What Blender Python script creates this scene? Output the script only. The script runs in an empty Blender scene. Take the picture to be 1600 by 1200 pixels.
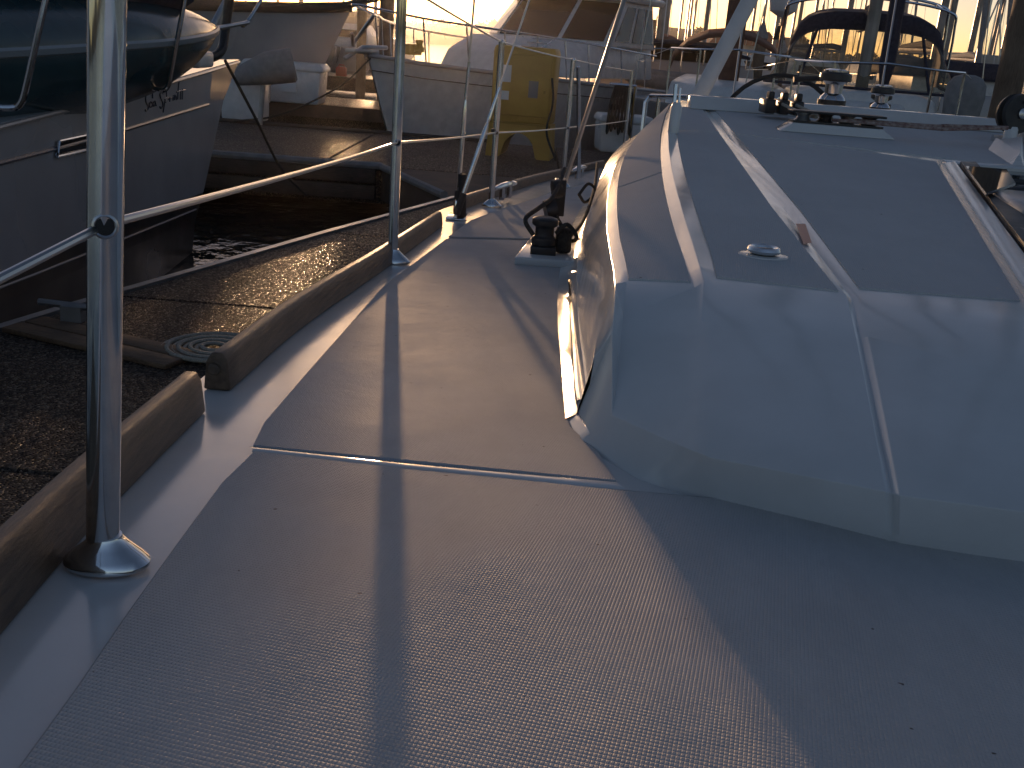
import bpy, bmesh, math, random
from math import sin, cos, pi, radians
from mathutils import Vector, Matrix
random.seed(7)
C = bpy.context.scene.collection
SC = bpy.context.scene

# ------------------------------------------------------------------ camera
EYE = Vector((0, 0, 1.65)); PITCH = math.atan(532 / 1560); ROLL = radians(4.5); FOC = 1560.0
right0 = Vector((1, 0, 0)); up0 = Vector((0, sin(PITCH), cos(PITCH))); fwd = Vector((0, cos(PITCH), -sin(PITCH)))
RR = right0 * cos(ROLL) + up0 * sin(ROLL); UU = -right0 * sin(ROLL) + up0 * cos(ROLL)
cam_data = bpy.data.cameras.new('camera'); cam = bpy.data.objects.new('camera', cam_data); C.objects.link(cam)
cam.matrix_world = Matrix(((RR.x, UU.x, -fwd.x, EYE.x), (RR.y, UU.y, -fwd.y, EYE.y), (RR.z, UU.z, -fwd.z, EYE.z), (0, 0, 0, 1)))
cam_data.sensor_width = 36; cam_data.lens = 36 * FOC / 1600; cam_data.clip_start = 0.02; cam_data.clip_end = 4000
SC.camera = cam
# ------------------------------------------------------------------ sky, sun, exposure
SUN_EL = radians(1.9); SUN_AZ = radians(-7.85)
world = bpy.data.worlds.new("World"); SC.world = world; world.use_nodes = True
wn = world.node_tree.nodes; wn.clear()
sky = wn.new('ShaderNodeTexSky'); sky.sky_type = 'NISHITA'; sky.sun_disc = False
sky.sun_elevation = SUN_EL; sky.sun_rotation = SUN_AZ; sky.air_density = 0.58; sky.dust_density = 0.5; sky.ozone_density = 0.95
bg = wn.new('ShaderNodeBackground'); bg.inputs['Strength'].default_value = 0.12
wo = wn.new('ShaderNodeOutputWorld')
wb = wn.new('ShaderNodeMix'); wb.data_type = 'RGBA'; wb.blend_type = 'MULTIPLY'; wb.inputs[0].default_value = 1; wb.inputs[7].default_value = (1.05, .97, 1.09, 1)
world.node_tree.links.new(sky.outputs[0], wb.inputs[6]); world.node_tree.links.new(wb.outputs[2], bg.inputs[0]); world.node_tree.links.new(bg.outputs[0], wo.inputs[0])
sd = bpy.data.lights.new('sun', 'SUN'); sd.energy = 2.25; sd.angle = radians(0.75); sd.color = (1.0, 0.60, 0.32)
sun = bpy.data.objects.new('sun', sd); C.objects.link(sun)
SUNV = Vector((sin(SUN_AZ) * cos(SUN_EL), cos(SUN_AZ) * cos(SUN_EL), sin(SUN_EL)))
sun.rotation_euler = SUNV.to_track_quat('Z', 'Y').to_euler(); sun.location = (0, 0, 30)
SC.view_settings.view_transform = 'Standard'; SC.view_settings.look = 'None'
SC.view_settings.exposure = 0.55; SC.view_settings.gamma = 1; SC.view_settings.use_curve_mapping = False
SC.render.engine = 'CYCLES'; SC.cycles.use_denoising = True; SC.cycles.max_bounces = 8
SC.cycles.sample_clamp_indirect = 8.0

# ------------------------------------------------------------------ picking points of real surfaces
def ray(px, py):
    d = RR * (px - 800) - UU * (py - 600) + fwd * FOC
    return d / d.y
def deck_z(x, y):
    yy = min(y, 10.0)
    return EYE.z - (.357 + .0878 * yy - .0041 * yy * yy)
def hit(px, py, zf):
    """the point of the surface z = zf(x, y) seen at a pixel of the photograph"""
    d = ray(px, py); lo, n = 0.02, 600
    step = 0.03; t = lo; prev = EYE.z + d.z * t - zf(d.x * t, t)
    while t < 60:
        t2 = t + step; cur = EYE.z + d.z * t2 - zf(d.x * t2, t2)
        if prev >= 0 > cur:
            a, b = t, t2
            for _ in range(30):
                m = (a + b) / 2
                if EYE.z + d.z * m - zf(d.x * m, m) >= 0: a = m
                else: b = m
            return Vector((d.x * a, a, EYE.z + d.z * a))
        t, prev = t2, cur; step = 0.03 + t * 0.01
    return Vector((d.x * 9, 9, EYE.z + d.z * 9))
def dk(px, py, h=0.0): return hit(px, py, lambda x, y: deck_z(x, y) + h)
def lv(px, py, z): d = ray(px, py); t = (z - EYE.z) / d.z; return Vector((d.x * t, t, z))
def at(px, py, Y): d = ray(px, py); return Vector((d.x * Y, Y, EYE.z + d.z * Y))

# ------------------------------------------------------------------ materials
MATS = {}
def mat(name, col, rough=.5, metal=0, spec=.5, coat=0, alpha=1, trans=0, nodes=None):
    m = bpy.data.materials.new(name); m.use_nodes = True; nt = m.node_tree
    p = nt.nodes['Principled BSDF']
    p.inputs['Base Color'].default_value = (*col, 1); p.inputs['Roughness'].default_value = rough
    p.inputs['Metallic'].default_value = metal; p.inputs['Specular IOR Level'].default_value = spec
    p.inputs['Coat Weight'].default_value = coat; p.inputs['Coat Roughness'].default_value = .05
    p.inputs['Transmission Weight'].default_value = trans; p.inputs['Alpha'].default_value = alpha
    if nodes: nodes(nt, p)
    MATS[name] = m; return m
def N(nt, t, **kw):
    n = nt.nodes.new(t)
    for k, v in kw.items():
        if hasattr(n, k): setattr(n, k, v)
        else: n.inputs[k].default_value = v
    return n
def geo(nt): return nt.nodes.new('ShaderNodeNewGeometry').outputs['Position']
def noise(nt, vec, scale, detail=4, rough=.55, sc=None):
    if sc:
        mp = nt.nodes.new('ShaderNodeMapping'); mp.inputs['Scale'].default_value = sc
        if len(sc) == 3: nt.links.new(vec, mp.inputs[0]); vec = mp.outputs[0]
    n = nt.nodes.new('ShaderNodeTexNoise'); n.inputs['Scale'].default_value = scale
    n.inputs['Detail'].default_value = detail; n.inputs['Roughness'].default_value = rough
    nt.links.new(vec, n.inputs['Vector']); return n.outputs['Fac']
def ramp(nt, fac, stops):
    r = nt.nodes.new('ShaderNodeValToRGB'); e = r.color_ramp.elements
    while len(e) < len(stops): e.new(.5)
    for k, (pos, c) in enumerate(stops):
        e[k].position = pos; e[k].color = (*c, 1) if len(c) == 3 else c
    nt.links.new(fac, r.inputs[0]); return r.outputs[0]
def math_(nt, op, a, b=None, c=None):
    n = nt.nodes.new('ShaderNodeMath'); n.operation = op
    for k, v in enumerate((a, b, c)):
        if v is None: continue
        if isinstance(v, (int, float)): n.inputs[k].default_value = v
        else: nt.links.new(v, n.inputs[k])
    return n.outputs[0]
def bump(nt, p, h, dist, strength=1.0, base=None):
    b = nt.nodes.new('ShaderNodeBump'); b.inputs['Distance'].default_value = dist; b.inputs['Strength'].default_value = strength
    nt.links.new(h, b.inputs['Height'])
    if base is not None: nt.links.new(base, b.inputs['Normal'])
    nt.links.new(b.outputs[0], p.inputs['Normal']); return b.outputs[0]
def noisy(c0, c1, scale, rr=None, bd=0, sc=None, detail=5):
    def f(nt, p):
        g = geo(nt); n = noise(nt, g, scale, detail, sc=sc)
        nt.links.new(ramp(nt, n, [(.3, c0), (.7, c1)]), p.inputs['Base Color'])
        if rr:
            r = nt.nodes.new('ShaderNodeMapRange'); r.inputs[1].default_value = .3; r.inputs[2].default_value = .7
            r.inputs[3].default_value, r.inputs[4].default_value = rr
            nt.links.new(noise(nt, g, scale * .37, 3), r.inputs[0]); nt.links.new(r.outputs[0], p.inputs['Roughness'])
        if bd: bump(nt, p, n, bd)
    return f
def gelcoat_nodes(nt, p):
    g = geo(nt)
    nt.links.new(ramp(nt, noise(nt, g, 6, 5), [(.3, (.62, .62, .60)), (.72, (.72, .72, .70))]), p.inputs['Base Color'])
    r = nt.nodes.new('ShaderNodeMapRange'); r.inputs[3].default_value = .05; r.inputs[4].default_value = .24
    nt.links.new(noise(nt, g, 14, 6, .7), r.inputs[0]); nt.links.new(r.outputs[0], p.inputs['Roughness'])
    bump(nt, p, noise(nt, g, 6, 2), .0007)
def nonskid_nodes(pitch, ang, c0, c1, gw=.05):
    def f(nt, p):
        g = geo(nt)
        mp = nt.nodes.new('ShaderNodeMapping'); mp.inputs['Rotation'].default_value = (0, 0, ang); nt.links.new(g, mp.inputs[0])
        s = nt.nodes.new('ShaderNodeSeparateXYZ'); nt.links.new(mp.outputs[0], s.inputs[0])
        k = pi / pitch
        a = math_(nt, 'SINE', math_(nt, 'MULTIPLY', s.outputs[0], k)); b = math_(nt, 'SINE', math_(nt, 'MULTIPLY', s.outputs[1], k * .72))
        h = math_(nt, 'ABSOLUTE', math_(nt, 'MULTIPLY', a, b))
        h = math_(nt, 'SMOOTH_MIN', h, .6, .25)
        nb = bump(nt, p, noise(nt, g, 30, 4), .0012); nb = bump(nt, p, noise(nt, g, 330, 2, .6), .0004, 1.0, nb)
        bo = bump(nt, p, h, .0007, 1.0, nb)
        dirt = math_(nt, 'ADD', math_(nt, 'MULTIPLY', noise(nt, g, 3.2, 6, .65), .6), math_(nt, 'MULTIPLY', noise(nt, g, 17, 8, .75, sc=(1, .35, 1)), .4))
        col = ramp(nt, dirt, [(.3, c0), (.7, c1)])
        sp = noise(nt, g, 95, 2, .4)
        spk = ramp(nt, sp, [(.77, (1, 1, 1)), (.80, (.25, .2, .17))])
        mx = nt.nodes.new('ShaderNodeMix'); mx.data_type = 'RGBA'; mx.blend_type = 'MULTIPLY'; mx.inputs[0].default_value = 1
        nt.links.new(col, mx.inputs[6]); nt.links.new(spk, mx.inputs[7]); nt.links.new(mx.outputs[2], p.inputs['Base Color'])
        r = nt.nodes.new('ShaderNodeMapRange'); r.inputs[3].default_value = .34; r.inputs[4].default_value = .5; p.inputs['Specular IOR Level'].default_value = .35
        nt.links.new(noise(nt, g, 8, 5), r.inputs[0]); nt.links.new(r.outputs[0], p.inputs['Roughness'])
        df = nt.nodes.new('ShaderNodeBsdfDiffuse'); gl = nt.nodes.new('ShaderNodeBsdfGlossy'); ms = nt.nodes.new('ShaderNodeMixShader')
        ms.inputs[0].default_value = gw
        nt.links.new(mx.outputs[2], df.inputs['Color']); nt.links.new(r.outputs[0], gl.inputs['Roughness'])
        for q in (df, gl): nt.links.new(bo, q.inputs['Normal'])
        nt.links.new(df.outputs[0], ms.inputs[1]); nt.links.new(gl.outputs[0], ms.inputs[2]); nt.links.new(ms.outputs[0], nt.nodes['Material Output'].inputs[0])
    return f
def wood_nodes(c0, c1, sc):
    def f(nt, p):
        g = geo(nt); n = noise(nt, g, 22, 6, .6, sc=sc); n2 = noise(nt, g, 4, 3)
        m = math_(nt, 'ADD', math_(nt, 'MULTIPLY', n, .6), math_(nt, 'MULTIPLY', n2, .4))
        nt.links.new(ramp(nt, m, [(.35, c0), (.65, c1)]), p.inputs['Base Color']); bump(nt, p, n, .002)
    return f
def aggregate_nodes(nt, p):
    g = geo(nt)
    v = nt.nodes.new('ShaderNodeTexVoronoi'); v.inputs['Scale'].default_value = 120; nt.links.new(g, v.inputs['Vector'])
    col = ramp(nt, v.outputs['Color'], [(.2, (.035, .026, .021)), (.55, (.10, .075, .058)), (.85, (.30, .23, .17))])
    d = noise(nt, g, 1.1, 5)
    mx = nt.nodes.new('ShaderNodeMix'); mx.data_type = 'RGBA'; mx.blend_type = 'MULTIPLY'; mx.inputs[0].default_value = 1
    nt.links.new(col, mx.inputs[6]); nt.links.new(ramp(nt, d, [(.35, (.55, .55, .55)), (.65, (1, 1, 1))]), mx.inputs[7])
    nt.links.new(mx.outputs[2], p.inputs['Base Color'])
    nt.links.new(ramp(nt, v.outputs['Color'], [(.55, (.7, .7, .7)), (.85, (.12, .12, .12))]), p.inputs['Roughness'])
    h = math_(nt, 'SUBTRACT', 1.0, math_(nt, 'MULTIPLY', v.outputs['Distance'], 1.2))
    bump(nt, p, math_(nt, 'ADD', h, math_(nt, 'MULTIPLY', v.outputs['Color'], .8)), .009); p.inputs['Specular IOR Level'].default_value = .22
def water_nodes(nt, p):
    g = geo(nt)
    a = noise(nt, g, 1.3, 4, .5, sc=(1, .45, 1)); b = noise(nt, g, 6, 3, .5)
    bump(nt, p, math_(nt, 'ADD', a, math_(nt, 'MULTIPLY', b, .18)), .16, .55)
def hill_nodes(nt, p):
    g = geo(nt); nt.links.new(ramp(nt, noise(nt, g, .12, 6), [(.35, (.03, .035, .02)), (.65, (.09, .085, .05))]), p.inputs['Base Color'])

mat('gelcoat', (.7, .7, .68), .15, spec=.55, nodes=gelcoat_nodes)
mat('nonskid', (.5, .5, .5), .4, nodes=nonskid_nodes(.0028, radians(14), (.44, .44, .435), (.60, .60, .59)))
mat('nonskid_roof', (.5, .5, .5), .4, nodes=nonskid_nodes(.0034, radians(10), (.55, .55, .545), (.64, .64, .635), .015))
mat('teak', (.2, .12, .07), .45, nodes=wood_nodes((.07, .042, .026), (.19, .12, .072), (6, .5, 6)))
mat('teak_end', (.12, .08, .05), .6, nodes=wood_nodes((.07, .045, .03), (.16, .11, .07), (5, 5, 5)))
mat('steel', (.72, .72, .72), .06, 1, nodes=noisy((.62, .62, .62), (.76, .76, .75), 40, (.04, .14)))
mat('wire', (.5, .5, .5), .28, 1)
mat('hull_side', (.4, .4, .4), .22, nodes=noisy((.36, .335, .325), (.45, .42, .41), 1.5, (.15, .3), .002))
mat('hull_cream', (.4, .37, .3), .25, nodes=noisy((.33, .28, .25), (.42, .36, .32), 1.5, (.15, .35), .002))
mat('boot_black', (.012, .012, .014), .35, nodes=noisy((.010, .010, .012), (.022, .02, .02), 4, (.25, .55)))
mat('stripe_navy', (.015, .018, .04), .3)
mat('stripe_grey', (.25, .25, .26), .4)
mat('black_plastic', (.018, .018, .019), .42, nodes=noisy((.013, .013, .014), (.03, .029, .028), 30, (.3, .55)))
mat('rubber', (.02, .02, .02), .7)
mat('rope_pale', (.42, .38, .31), .85, nodes=noisy((.28, .25, .2), (.52, .47, .38), 160, None, .002))
mat('rope_red', (.3, .16, .13), .85, nodes=noisy((.14, .055, .05), (.46, .38, .33), 70, None, .002))
mat('rope_dark', (.04, .035, .03), .85, nodes=noisy((.02, .018, .016), (.07, .06, .05), 120, None, .002))
mat('canvas_navy', (.03, .03, .05), .85, nodes=noisy((.020, .020, .034), (.045, .045, .07), 25, None, .003))
mat('canvas_brown', (.12, .06, .04), .85, nodes=noisy((.10, .045, .03), (.18, .085, .055), 10, None, .004))
mat('canvas_grey', (.25, .25, .25), .8, nodes=noisy((.20, .20, .20), (.30, .29, .28), 10, None, .004))
mat('sail_white', (.65, .63, .58), .8, nodes=noisy((.5, .48, .44), (.7, .68, .62), 8, None, .004))
mat('aluminium', (.45, .45, .46), .35, .9, nodes=noisy((.36, .36, .37), (.5, .5, .5), 10, (.25, .5)))
mat('mast_metal', (.25, .24, .23), .4, .5, nodes=noisy((.15, .14, .13), (.28, .26, .25), 3, (.3, .5)))
mat('painted_white', (.75, .74, .72), .35, nodes=noisy((.62, .61, .59), (.76, .75, .73), 8, (.25, .45)))
mat('dark_window', (.015, .012, .012), .08, spec=.6)
mat('acrylic', (.02, .03, .035), .04, spec=.8)
mat('dinghy_teal', (.02, .05, .06), .2, nodes=noisy((.016, .045, .055), (.03, .07, .08), 4, (.12, .3), .003))
mat('dinghy_band', (.22, .26, .28), .35)
mat('yellow_grp', (.5, .29, .05), .45, nodes=noisy((.44, .25, .04), (.54, .32, .055), 5, (.35, .55)))
mat('yellow_dark', (.35, .2, .02), .6)
mat('paper', (.7, .7, .68), .6)
mat('meter_grey', (.2, .2, .21), .25)
mat('red_plastic', (.45, .04, .03), .5)
mat('piling_wood', (.15, .11, .08), .85, nodes=wood_nodes((.08, .055, .04), (.24, .175, .12), (8, 8, .6)))
mat('timber', (.22, .14, .08), .7, nodes=wood_nodes((.10, .06, .035), (.27, .17, .1), (1, 8, 8)))
mat('timber_dark', (.09, .065, .05), .8, nodes=wood_nodes((.04, .03, .024), (.12, .085, .06), (.6, 8, 8)))
mat('aggregate', (.1, .08, .06), .5, nodes=aggregate_nodes)
mat('water', (.006, .010, .012), .04, spec=.5, nodes=water_nodes)
mat('hill', (.05, .05, .03), .95, nodes=hill_nodes)
mat('leaf', (.05, .06, .02), .8, nodes=noisy((.03, .035, .015), (.08, .085, .035), .7))
mat('bark', (.06, .045, .03), .9)
mat('wall_pale', (.4, .38, .34), .8, nodes=noisy((.33, .31, .27), (.46, .43, .38), .6))
mat('roof_red', (.3, .09, .06), .8, nodes=noisy((.24, .07, .05), (.36, .12, .08), 1.5))
mat('roof_grey', (.12, .12, .12), .8)
mat('sticker_orange', (.55, .18, .10), .4)
def vinyl_nodes(nt, p):
    tr = nt.nodes.new('ShaderNodeBsdfTransparent'); tr.inputs[0].default_value = (.86, .80, .66, 1)
    mx = nt.nodes.new('ShaderNodeMixShader'); fr = noise(nt, geo(nt), 5, 4)
    nt.links.new(ramp(nt, fr, [(.3, (.22, .22, .22)), (.75, (.6, .6, .6))]), mx.inputs[0])
    nt.links.new(tr.outputs[0], mx.inputs[1]); nt.links.new(p.outputs[0], mx.inputs[2])
    nt.links.new(mx.outputs[0], nt.nodes['Material Output'].inputs[0])
    bump(nt, p, noise(nt, geo(nt), 3, 3), .02)
mat('clear_vinyl', (.25, .22, .17), .15, nodes=vinyl_nodes)

# ------------------------------------------------------------------ mesh builder
WL = {}
def wloc(o): return WL.get(o, Vector((0, 0, 0))) if o is not None else Vector((0, 0, 0))
class MB:
    def __init__(s): s.v = []; s.f = []; s.sm = True
    def add(s, vs, fs):
        b = len(s.v); s.v += [Vector(v) for v in vs]; s.f += [tuple(i + b for i in f) for f in fs]; return s
    def box(s, c, d, rz=0, M=None):
        c = Vector(c); vs = []
        R = M if M is not None else Matrix.Rotation(rz, 3, 'Z')
        for i in (-1, 1):
            for j in (-1, 1):
                for k in (-1, 1): vs.append(c + R @ Vector((i * d[0] / 2, j * d[1] / 2, k * d[2] / 2)))
        return s.add(vs, [(0, 1, 3, 2), (4, 6, 7, 5), (0, 4, 5, 1), (2, 3, 7, 6), (0, 2, 6, 4), (1, 5, 7, 3)])
    def tube(s, pts, r, n=10, cap=True):
        pts = [Vector(p) for p in pts]; rs = r if isinstance(r, (list, tuple)) else [r] * len(pts)
        t0 = (pts[1] - pts[0]).normalized(); a = t0.cross(Vector((0, 0, 1)))
        if a.length < .05: a = t0.cross(Vector((1, 0, 0)))
        a.normalize(); rings = []
        for i, p in enumerate(pts):
            t = (pts[min(i + 1, len(pts) - 1)] - pts[max(i - 1, 0)]).normalized()
            a = (a - t * a.dot(t)).normalized(); b = t.cross(a)
            rings.append([p + (a * cos(2 * pi * k / n) + b * sin(2 * pi * k / n)) * rs[i] for k in range(n)])
        return s.rings(rings, cap)
    def rings(s, rings, cap=True):
        n = len(rings[0]); vs = [p for r in rings for p in r]; fs = []
        for i in range(len(rings) - 1):
            for k in range(n): fs.append((i * n + k, i * n + (k + 1) % n, (i + 1) * n + (k + 1) % n, (i + 1) * n + k))
        if cap: fs += [tuple(range(n))[::-1], tuple((len(rings) - 1) * n + k for k in range(n))]
        return s.add(vs, fs)
    def grid(s, rows):
        n = len(rows[0]); vs = [p for r in rows for p in r]
        return s.add(vs, [(i * n + k, i * n + k + 1, (i + 1) * n + k + 1, (i + 1) * n + k) for i in range(len(rows) - 1) for k in range(n - 1)])
    def prism(s, poly, d):
        n = len(poly); d = Vector(d); vs = [Vector(p) for p in poly] + [Vector(p) + d for p in poly]
        return s.add(vs, [tuple(range(n))[::-1], tuple(range(n, 2 * n))] + [(k, (k + 1) % n, (k + 1) % n + n, k + n) for k in range(n)])
    def lathe(s, c, prof, n=20, axis=(0, 0, 1)):
        ax = Vector(axis).normalized(); a = ax.cross(Vector((0, 1, 0.01))).normalized(); b = ax.cross(a); c = Vector(c)
        return s.rings([[c + ax * h + (a * cos(2 * pi * k / n) + b * sin(2 * pi * k / n)) * max(r, 1e-4) for k in range(n)] for r, h in prof])
    def ball(s, c, r, n=14, sz=1):
        return s.lathe(c, [(r * sin(pi * i / 8), -r * cos(pi * i / 8) * sz) for i in range(9)], n)
    def build(s, name, m, parent=None, smooth=True, bevel=0, flat_angle=35, weld=False, segs=2):
        me = bpy.data.meshes.new(name); off = wloc(parent)
        me.from_pydata([v - off for v in s.v], [], s.f); me.validate(); me.materials.append(MATS[m])
        bm = bmesh.new(); bm.from_mesh(me)
        if weld: bmesh.ops.remove_doubles(bm, verts=bm.verts, dist=.0004)
        bmesh.ops.recalc_face_normals(bm, faces=bm.faces)
        if smooth:
            for f in bm.faces: f.smooth = True
            for e in bm.edges:
                if len(e.link_faces) == 2 and e.calc_face_angle(0) > radians(flat_angle) and not bevel: e.smooth = False
        bm.to_mesh(me); bm.free()
        o = bpy.data.objects.new(name, me); C.objects.link(o)
        if parent is not None: o.parent = parent
        WL[o] = off.copy()
        if bevel:
            b = o.modifiers.new('bevel', 'BEVEL'); b.width = bevel; b.segments = segs; b.limit_method = 'ANGLE'; b.angle_limit = radians(25)
            b.harden_normals = False
        return o
def thing(name, label, cat, loc=(0, 0, 0), group=None):
    o = bpy.data.objects.new(name, None); C.objects.link(o); o.location = loc; o.empty_display_size = .2
    WL[o] = Vector(loc); o['label'] = label; o['category'] = cat
    if group: o['group'] = group
    return o
def tag(o, label, cat, group=None):
    o['label'] = label; o['category'] = cat
    if group: o['group'] = group
    return o
def struct(o): o['kind'] = 'structure'; return o
def lab(o, label): o['label'] = label; return o
def copy_tree(o, parent=None):
    c = o.copy(); C.objects.link(c); c.parent = parent
    for ch in o.children: copy_tree(ch, c)
    return c
def resample(pts, n):
    pts = [Vector(p) for p in pts]; L = [0]
    for i in range(1, len(pts)): L.append(L[-1] + (pts[i] - pts[i - 1]).length)
    out = []
    for k in range(n):
        d = L[-1] * k / (n - 1); i = 0
        while i < len(L) - 2 and L[i + 1] < d: i += 1
        f = (d - L[i]) / max(L[i + 1] - L[i], 1e-9); out.append(pts[i].lerp(pts[i + 1], min(max(f, 0), 1)))
    return out
def smoothpts(pts, n):
    """Catmull-Rom through pts"""
    pts = [Vector(p) for p in pts]; P = [pts[0] * 2 - pts[1]] + pts + [pts[-1] * 2 - pts[-2]]; out = []
    per = max(2, n // (len(pts) - 1))
    for i in range(1, len(P) - 2):
        for k in range(per):
            t = k / per
            out.append(.5 * ((2 * P[i]) + (P[i + 1] - P[i - 1]) * t + (2 * P[i - 1] - 5 * P[i] + 4 * P[i + 1] - P[i + 2]) * t * t + (3 * P[i] - P[i - 1] - 3 * P[i + 1] + P[i + 2]) * t ** 3))
    out.append(pts[-1]); return out
def by_y(pts, y):
    pts = sorted(pts, key=lambda p: p.y)
    if y <= pts[0].y: a, b = pts[0], pts[1]
    elif y >= pts[-1].y: a, b = pts[-2], pts[-1]
    else:
        for a, b in zip(pts, pts[1:]):
            if a.y <= y <= b.y: break
    return a + (b - a) * ((y - a.y) / max(b.y - a.y, 1e-6))

# ================================================================== THE SETTING
m = MB(); m.grid([[Vector((x, y, 0)) for x in (-318, -60, 60, 318)] for y in (-318, -20, 60, 318)])
struct(m.build('water', 'water', smooth=False))
# far shore: low wooded ridge
random.seed(3); rows = [[], [], []]
for k in range(61):
    x = -260 + 520 * k / 60
    h = 5.5 + 2.2 * sin(x * .021 + 1) + 1.6 * sin(x * .06) + random.uniform(-.3, .5)
    rows[0].append((x, 255, -1)); rows[1].append((x, 268, h * .75)); rows[2].append((x, 300, h))
m = MB(); m.grid(rows); m.v = [Vector(v) for v in m.v]
struct(m.build('hills', 'hill'))
rows = [[], [], []]
for k in range(61):
    a = radians(40 + 280 * k / 60); h = 9 + 3 * sin(k * .5) + 2 * sin(k * 1.3) + random.uniform(-.5, .5)
    for q, (rad, hh) in enumerate(((250, -1), (270, h * .7), (310, h))): rows[q].append((sin(a) * rad, cos(a) * rad, hh))
m = MB(); m.grid(rows); m.v = [Vector(v) for v in m.v]; struct(m.build('hills', 'hill'))
random.seed(5); m = MB()
for k in range(900):
    x = random.uniform(-230, 230); y = random.uniform(258, 300); h = 5.5 + 2.2 * sin(x * .021 + 1) + 1.6 * sin(x * .06)
    base = h * (.3 + .7 * (y - 255) / 45)
    for q in range(5):
        c = Vector((x + random.gauss(0, .7), y, max(base + random.uniform(-.3, 1.5), .5))); r = random.uniform(.4, 1.0)
        a = random.uniform(0, pi)
        m.add([c + Vector((r * cos(a), 0, r * sin(a))), c + Vector((r * cos(a + 2), .5, r * sin(a + 2))), c + Vector((r * cos(a + 4), -.5, r * sin(a + 4)))], [(0, 1, 2)])
o = m.build('woods', 'leaf', smooth=False); o['kind'] = 'stuff'; lab(o, 'dark low trees covering the far shore ridge'); o['category'] = 'woods'

# ================================================================== OWN SAILING YACHT
own = thing('sailing_yacht', 'white sailing yacht whose side deck and cabin top fill the foreground', 'sailboat', (0.9, 1.2, 0))
# rail line (inner foot of the toe rail) and everything measured from it
rail_px = [(0, 990), (165, 800), (340, 640), (480, 520), (610, 417), (690, 347), (722, 326), (768, 312), (850, 285), (940, 264)]
rail = [dk(*p) for p in rail_px]
near = [Vector((rail[0].x - .03, -.1, 0)), Vector((rail[0].x + .03, -.9, 0)), Vector((rail[0].x + .35, -1.9, 0)), Vector((rail[0].x + 1.2, -3.2, 0))]
for p in near: p.z = deck_z(0, p.y)
rail = near[::-1] + rail + [Vector((rail[-1].x + .55, rail[-1].y + 2.2, deck_z(0, rail[-1].y + 2.2)))]
rail_s = smoothpts(rail, 60)
edge = [p + Vector((-.07, 0, -.004)) for p in rail_s]
# deck gelcoat sheet
rows = []
for p in edge:
    rows.append([p] + [Vector((p.x + (3.2 - p.x) * f, p.y, p.z)) for f in (.02, .1, .3, .6, 1)])
m = MB(); m.grid(rows); m.build('side_deck', 'gelcoat', own)
# topsides below the deck edge
m = MB(); m.grid([[p + Vector((0, 0, 0)), p + Vector((-.012, 0, -.03)), p + Vector((.02, 0, -.35)), Vector((p.x + .22, p.y, -.25))] for p in edge])
m.build('hull', 'hull_side', own)
# non-skid panels
def panel(name, L, R, m_name, h=.003, nx=10, ny=24):
    L = resample(L, ny); R = resample(R, ny); up = Vector((0, 0, h)); rows = []
    for a, b in zip(L, R):
        r = []
        for k in range(nx + 1):
            p = a.lerp(b, k / nx); r.append(p)
        rows.append(r)
    return rows
def deck_panel(L, R, h=.0016):
    rows = panel('', L, R, '')
    top = [[Vector((p.x, p.y, deck_z(p.x, p.y) + h)) for p in r] for r in rows]
    m = MB(); m.grid(top)
    ring = top[0] + [r[-1] for r in top[1:]] + top[-1][-2::-1] + [r[0] for r in top[-2:0:-1]]
    low = [p - Vector((0, 0, h + .002)) + (p - top[len(top) // 2][5]).normalized() * .003 for p in ring]
    m.rings([ring, low], cap=False)
    return m.build('deck_panel', 'nonskid', own, weld=True, flat_angle=30)
bottomL = Vector((dk(-40, 1330).x - .05, .1, 0)); 
deck_panel([Vector((bottomL.x - .02, -.6, 0)), dk(60, 1172), dk(150, 1035), dk(222, 930), dk(300, 822), dk(372, 724), dk(386, 710), dk(398, 707)],
           [Vector((2.9, -.6, 0)), Vector((2.9, .1, 0)), Vector((2.9, .3, 0)), Vector((2.9, .6, 0)), dk(1390, 801) + Vector((1.4, -.1, 0)), dk(1395, 803), dk(1150, 785), dk(985, 770)])
footA_px = [(965, 254), (940, 285), (908, 325), (880, 385), (874, 440), (874, 502), (879, 607), (886, 660), (903, 684), (932, 704), (965, 752)]
deck_panel([dk(396, 697), dk(388, 695), dk(395, 683), dk(490, 572), (dk(600, 447)), dk(660, 402), dk(697, 374)],
           [dk(962, 752), dk(933, 706), dk(900, 683), dk(883, 657), dk(878, 607), dk(873, 502), dk(873, 440), dk(878, 400), dk(884, 378)])
deck_panel([dk(701, 370), dk(735, 345), dk(775, 330), dk(860, 302), dk(925, 284)],
           [dk(886, 374), dk(905, 332), dk(920, 312), dk(932, 298), dk(940, 290)])

m = MB(); jl = resample([dk(389, 701), dk(640, 728), dk(964, 757)], 20); jr = resample([dk(395, 704.5), dk(640, 733), dk(975, 765)], 20)
m.grid([[p + Vector((0, .004, .0008)) for p in jl], [p + Vector((0, 0, .0022)) for p in jl], [p + Vector((0, 0, .0022)) for p in jr], [p + Vector((0, -.004, .0008)) for p in jr]]); m.build('panel_joint', 'gelcoat', own)
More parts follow.
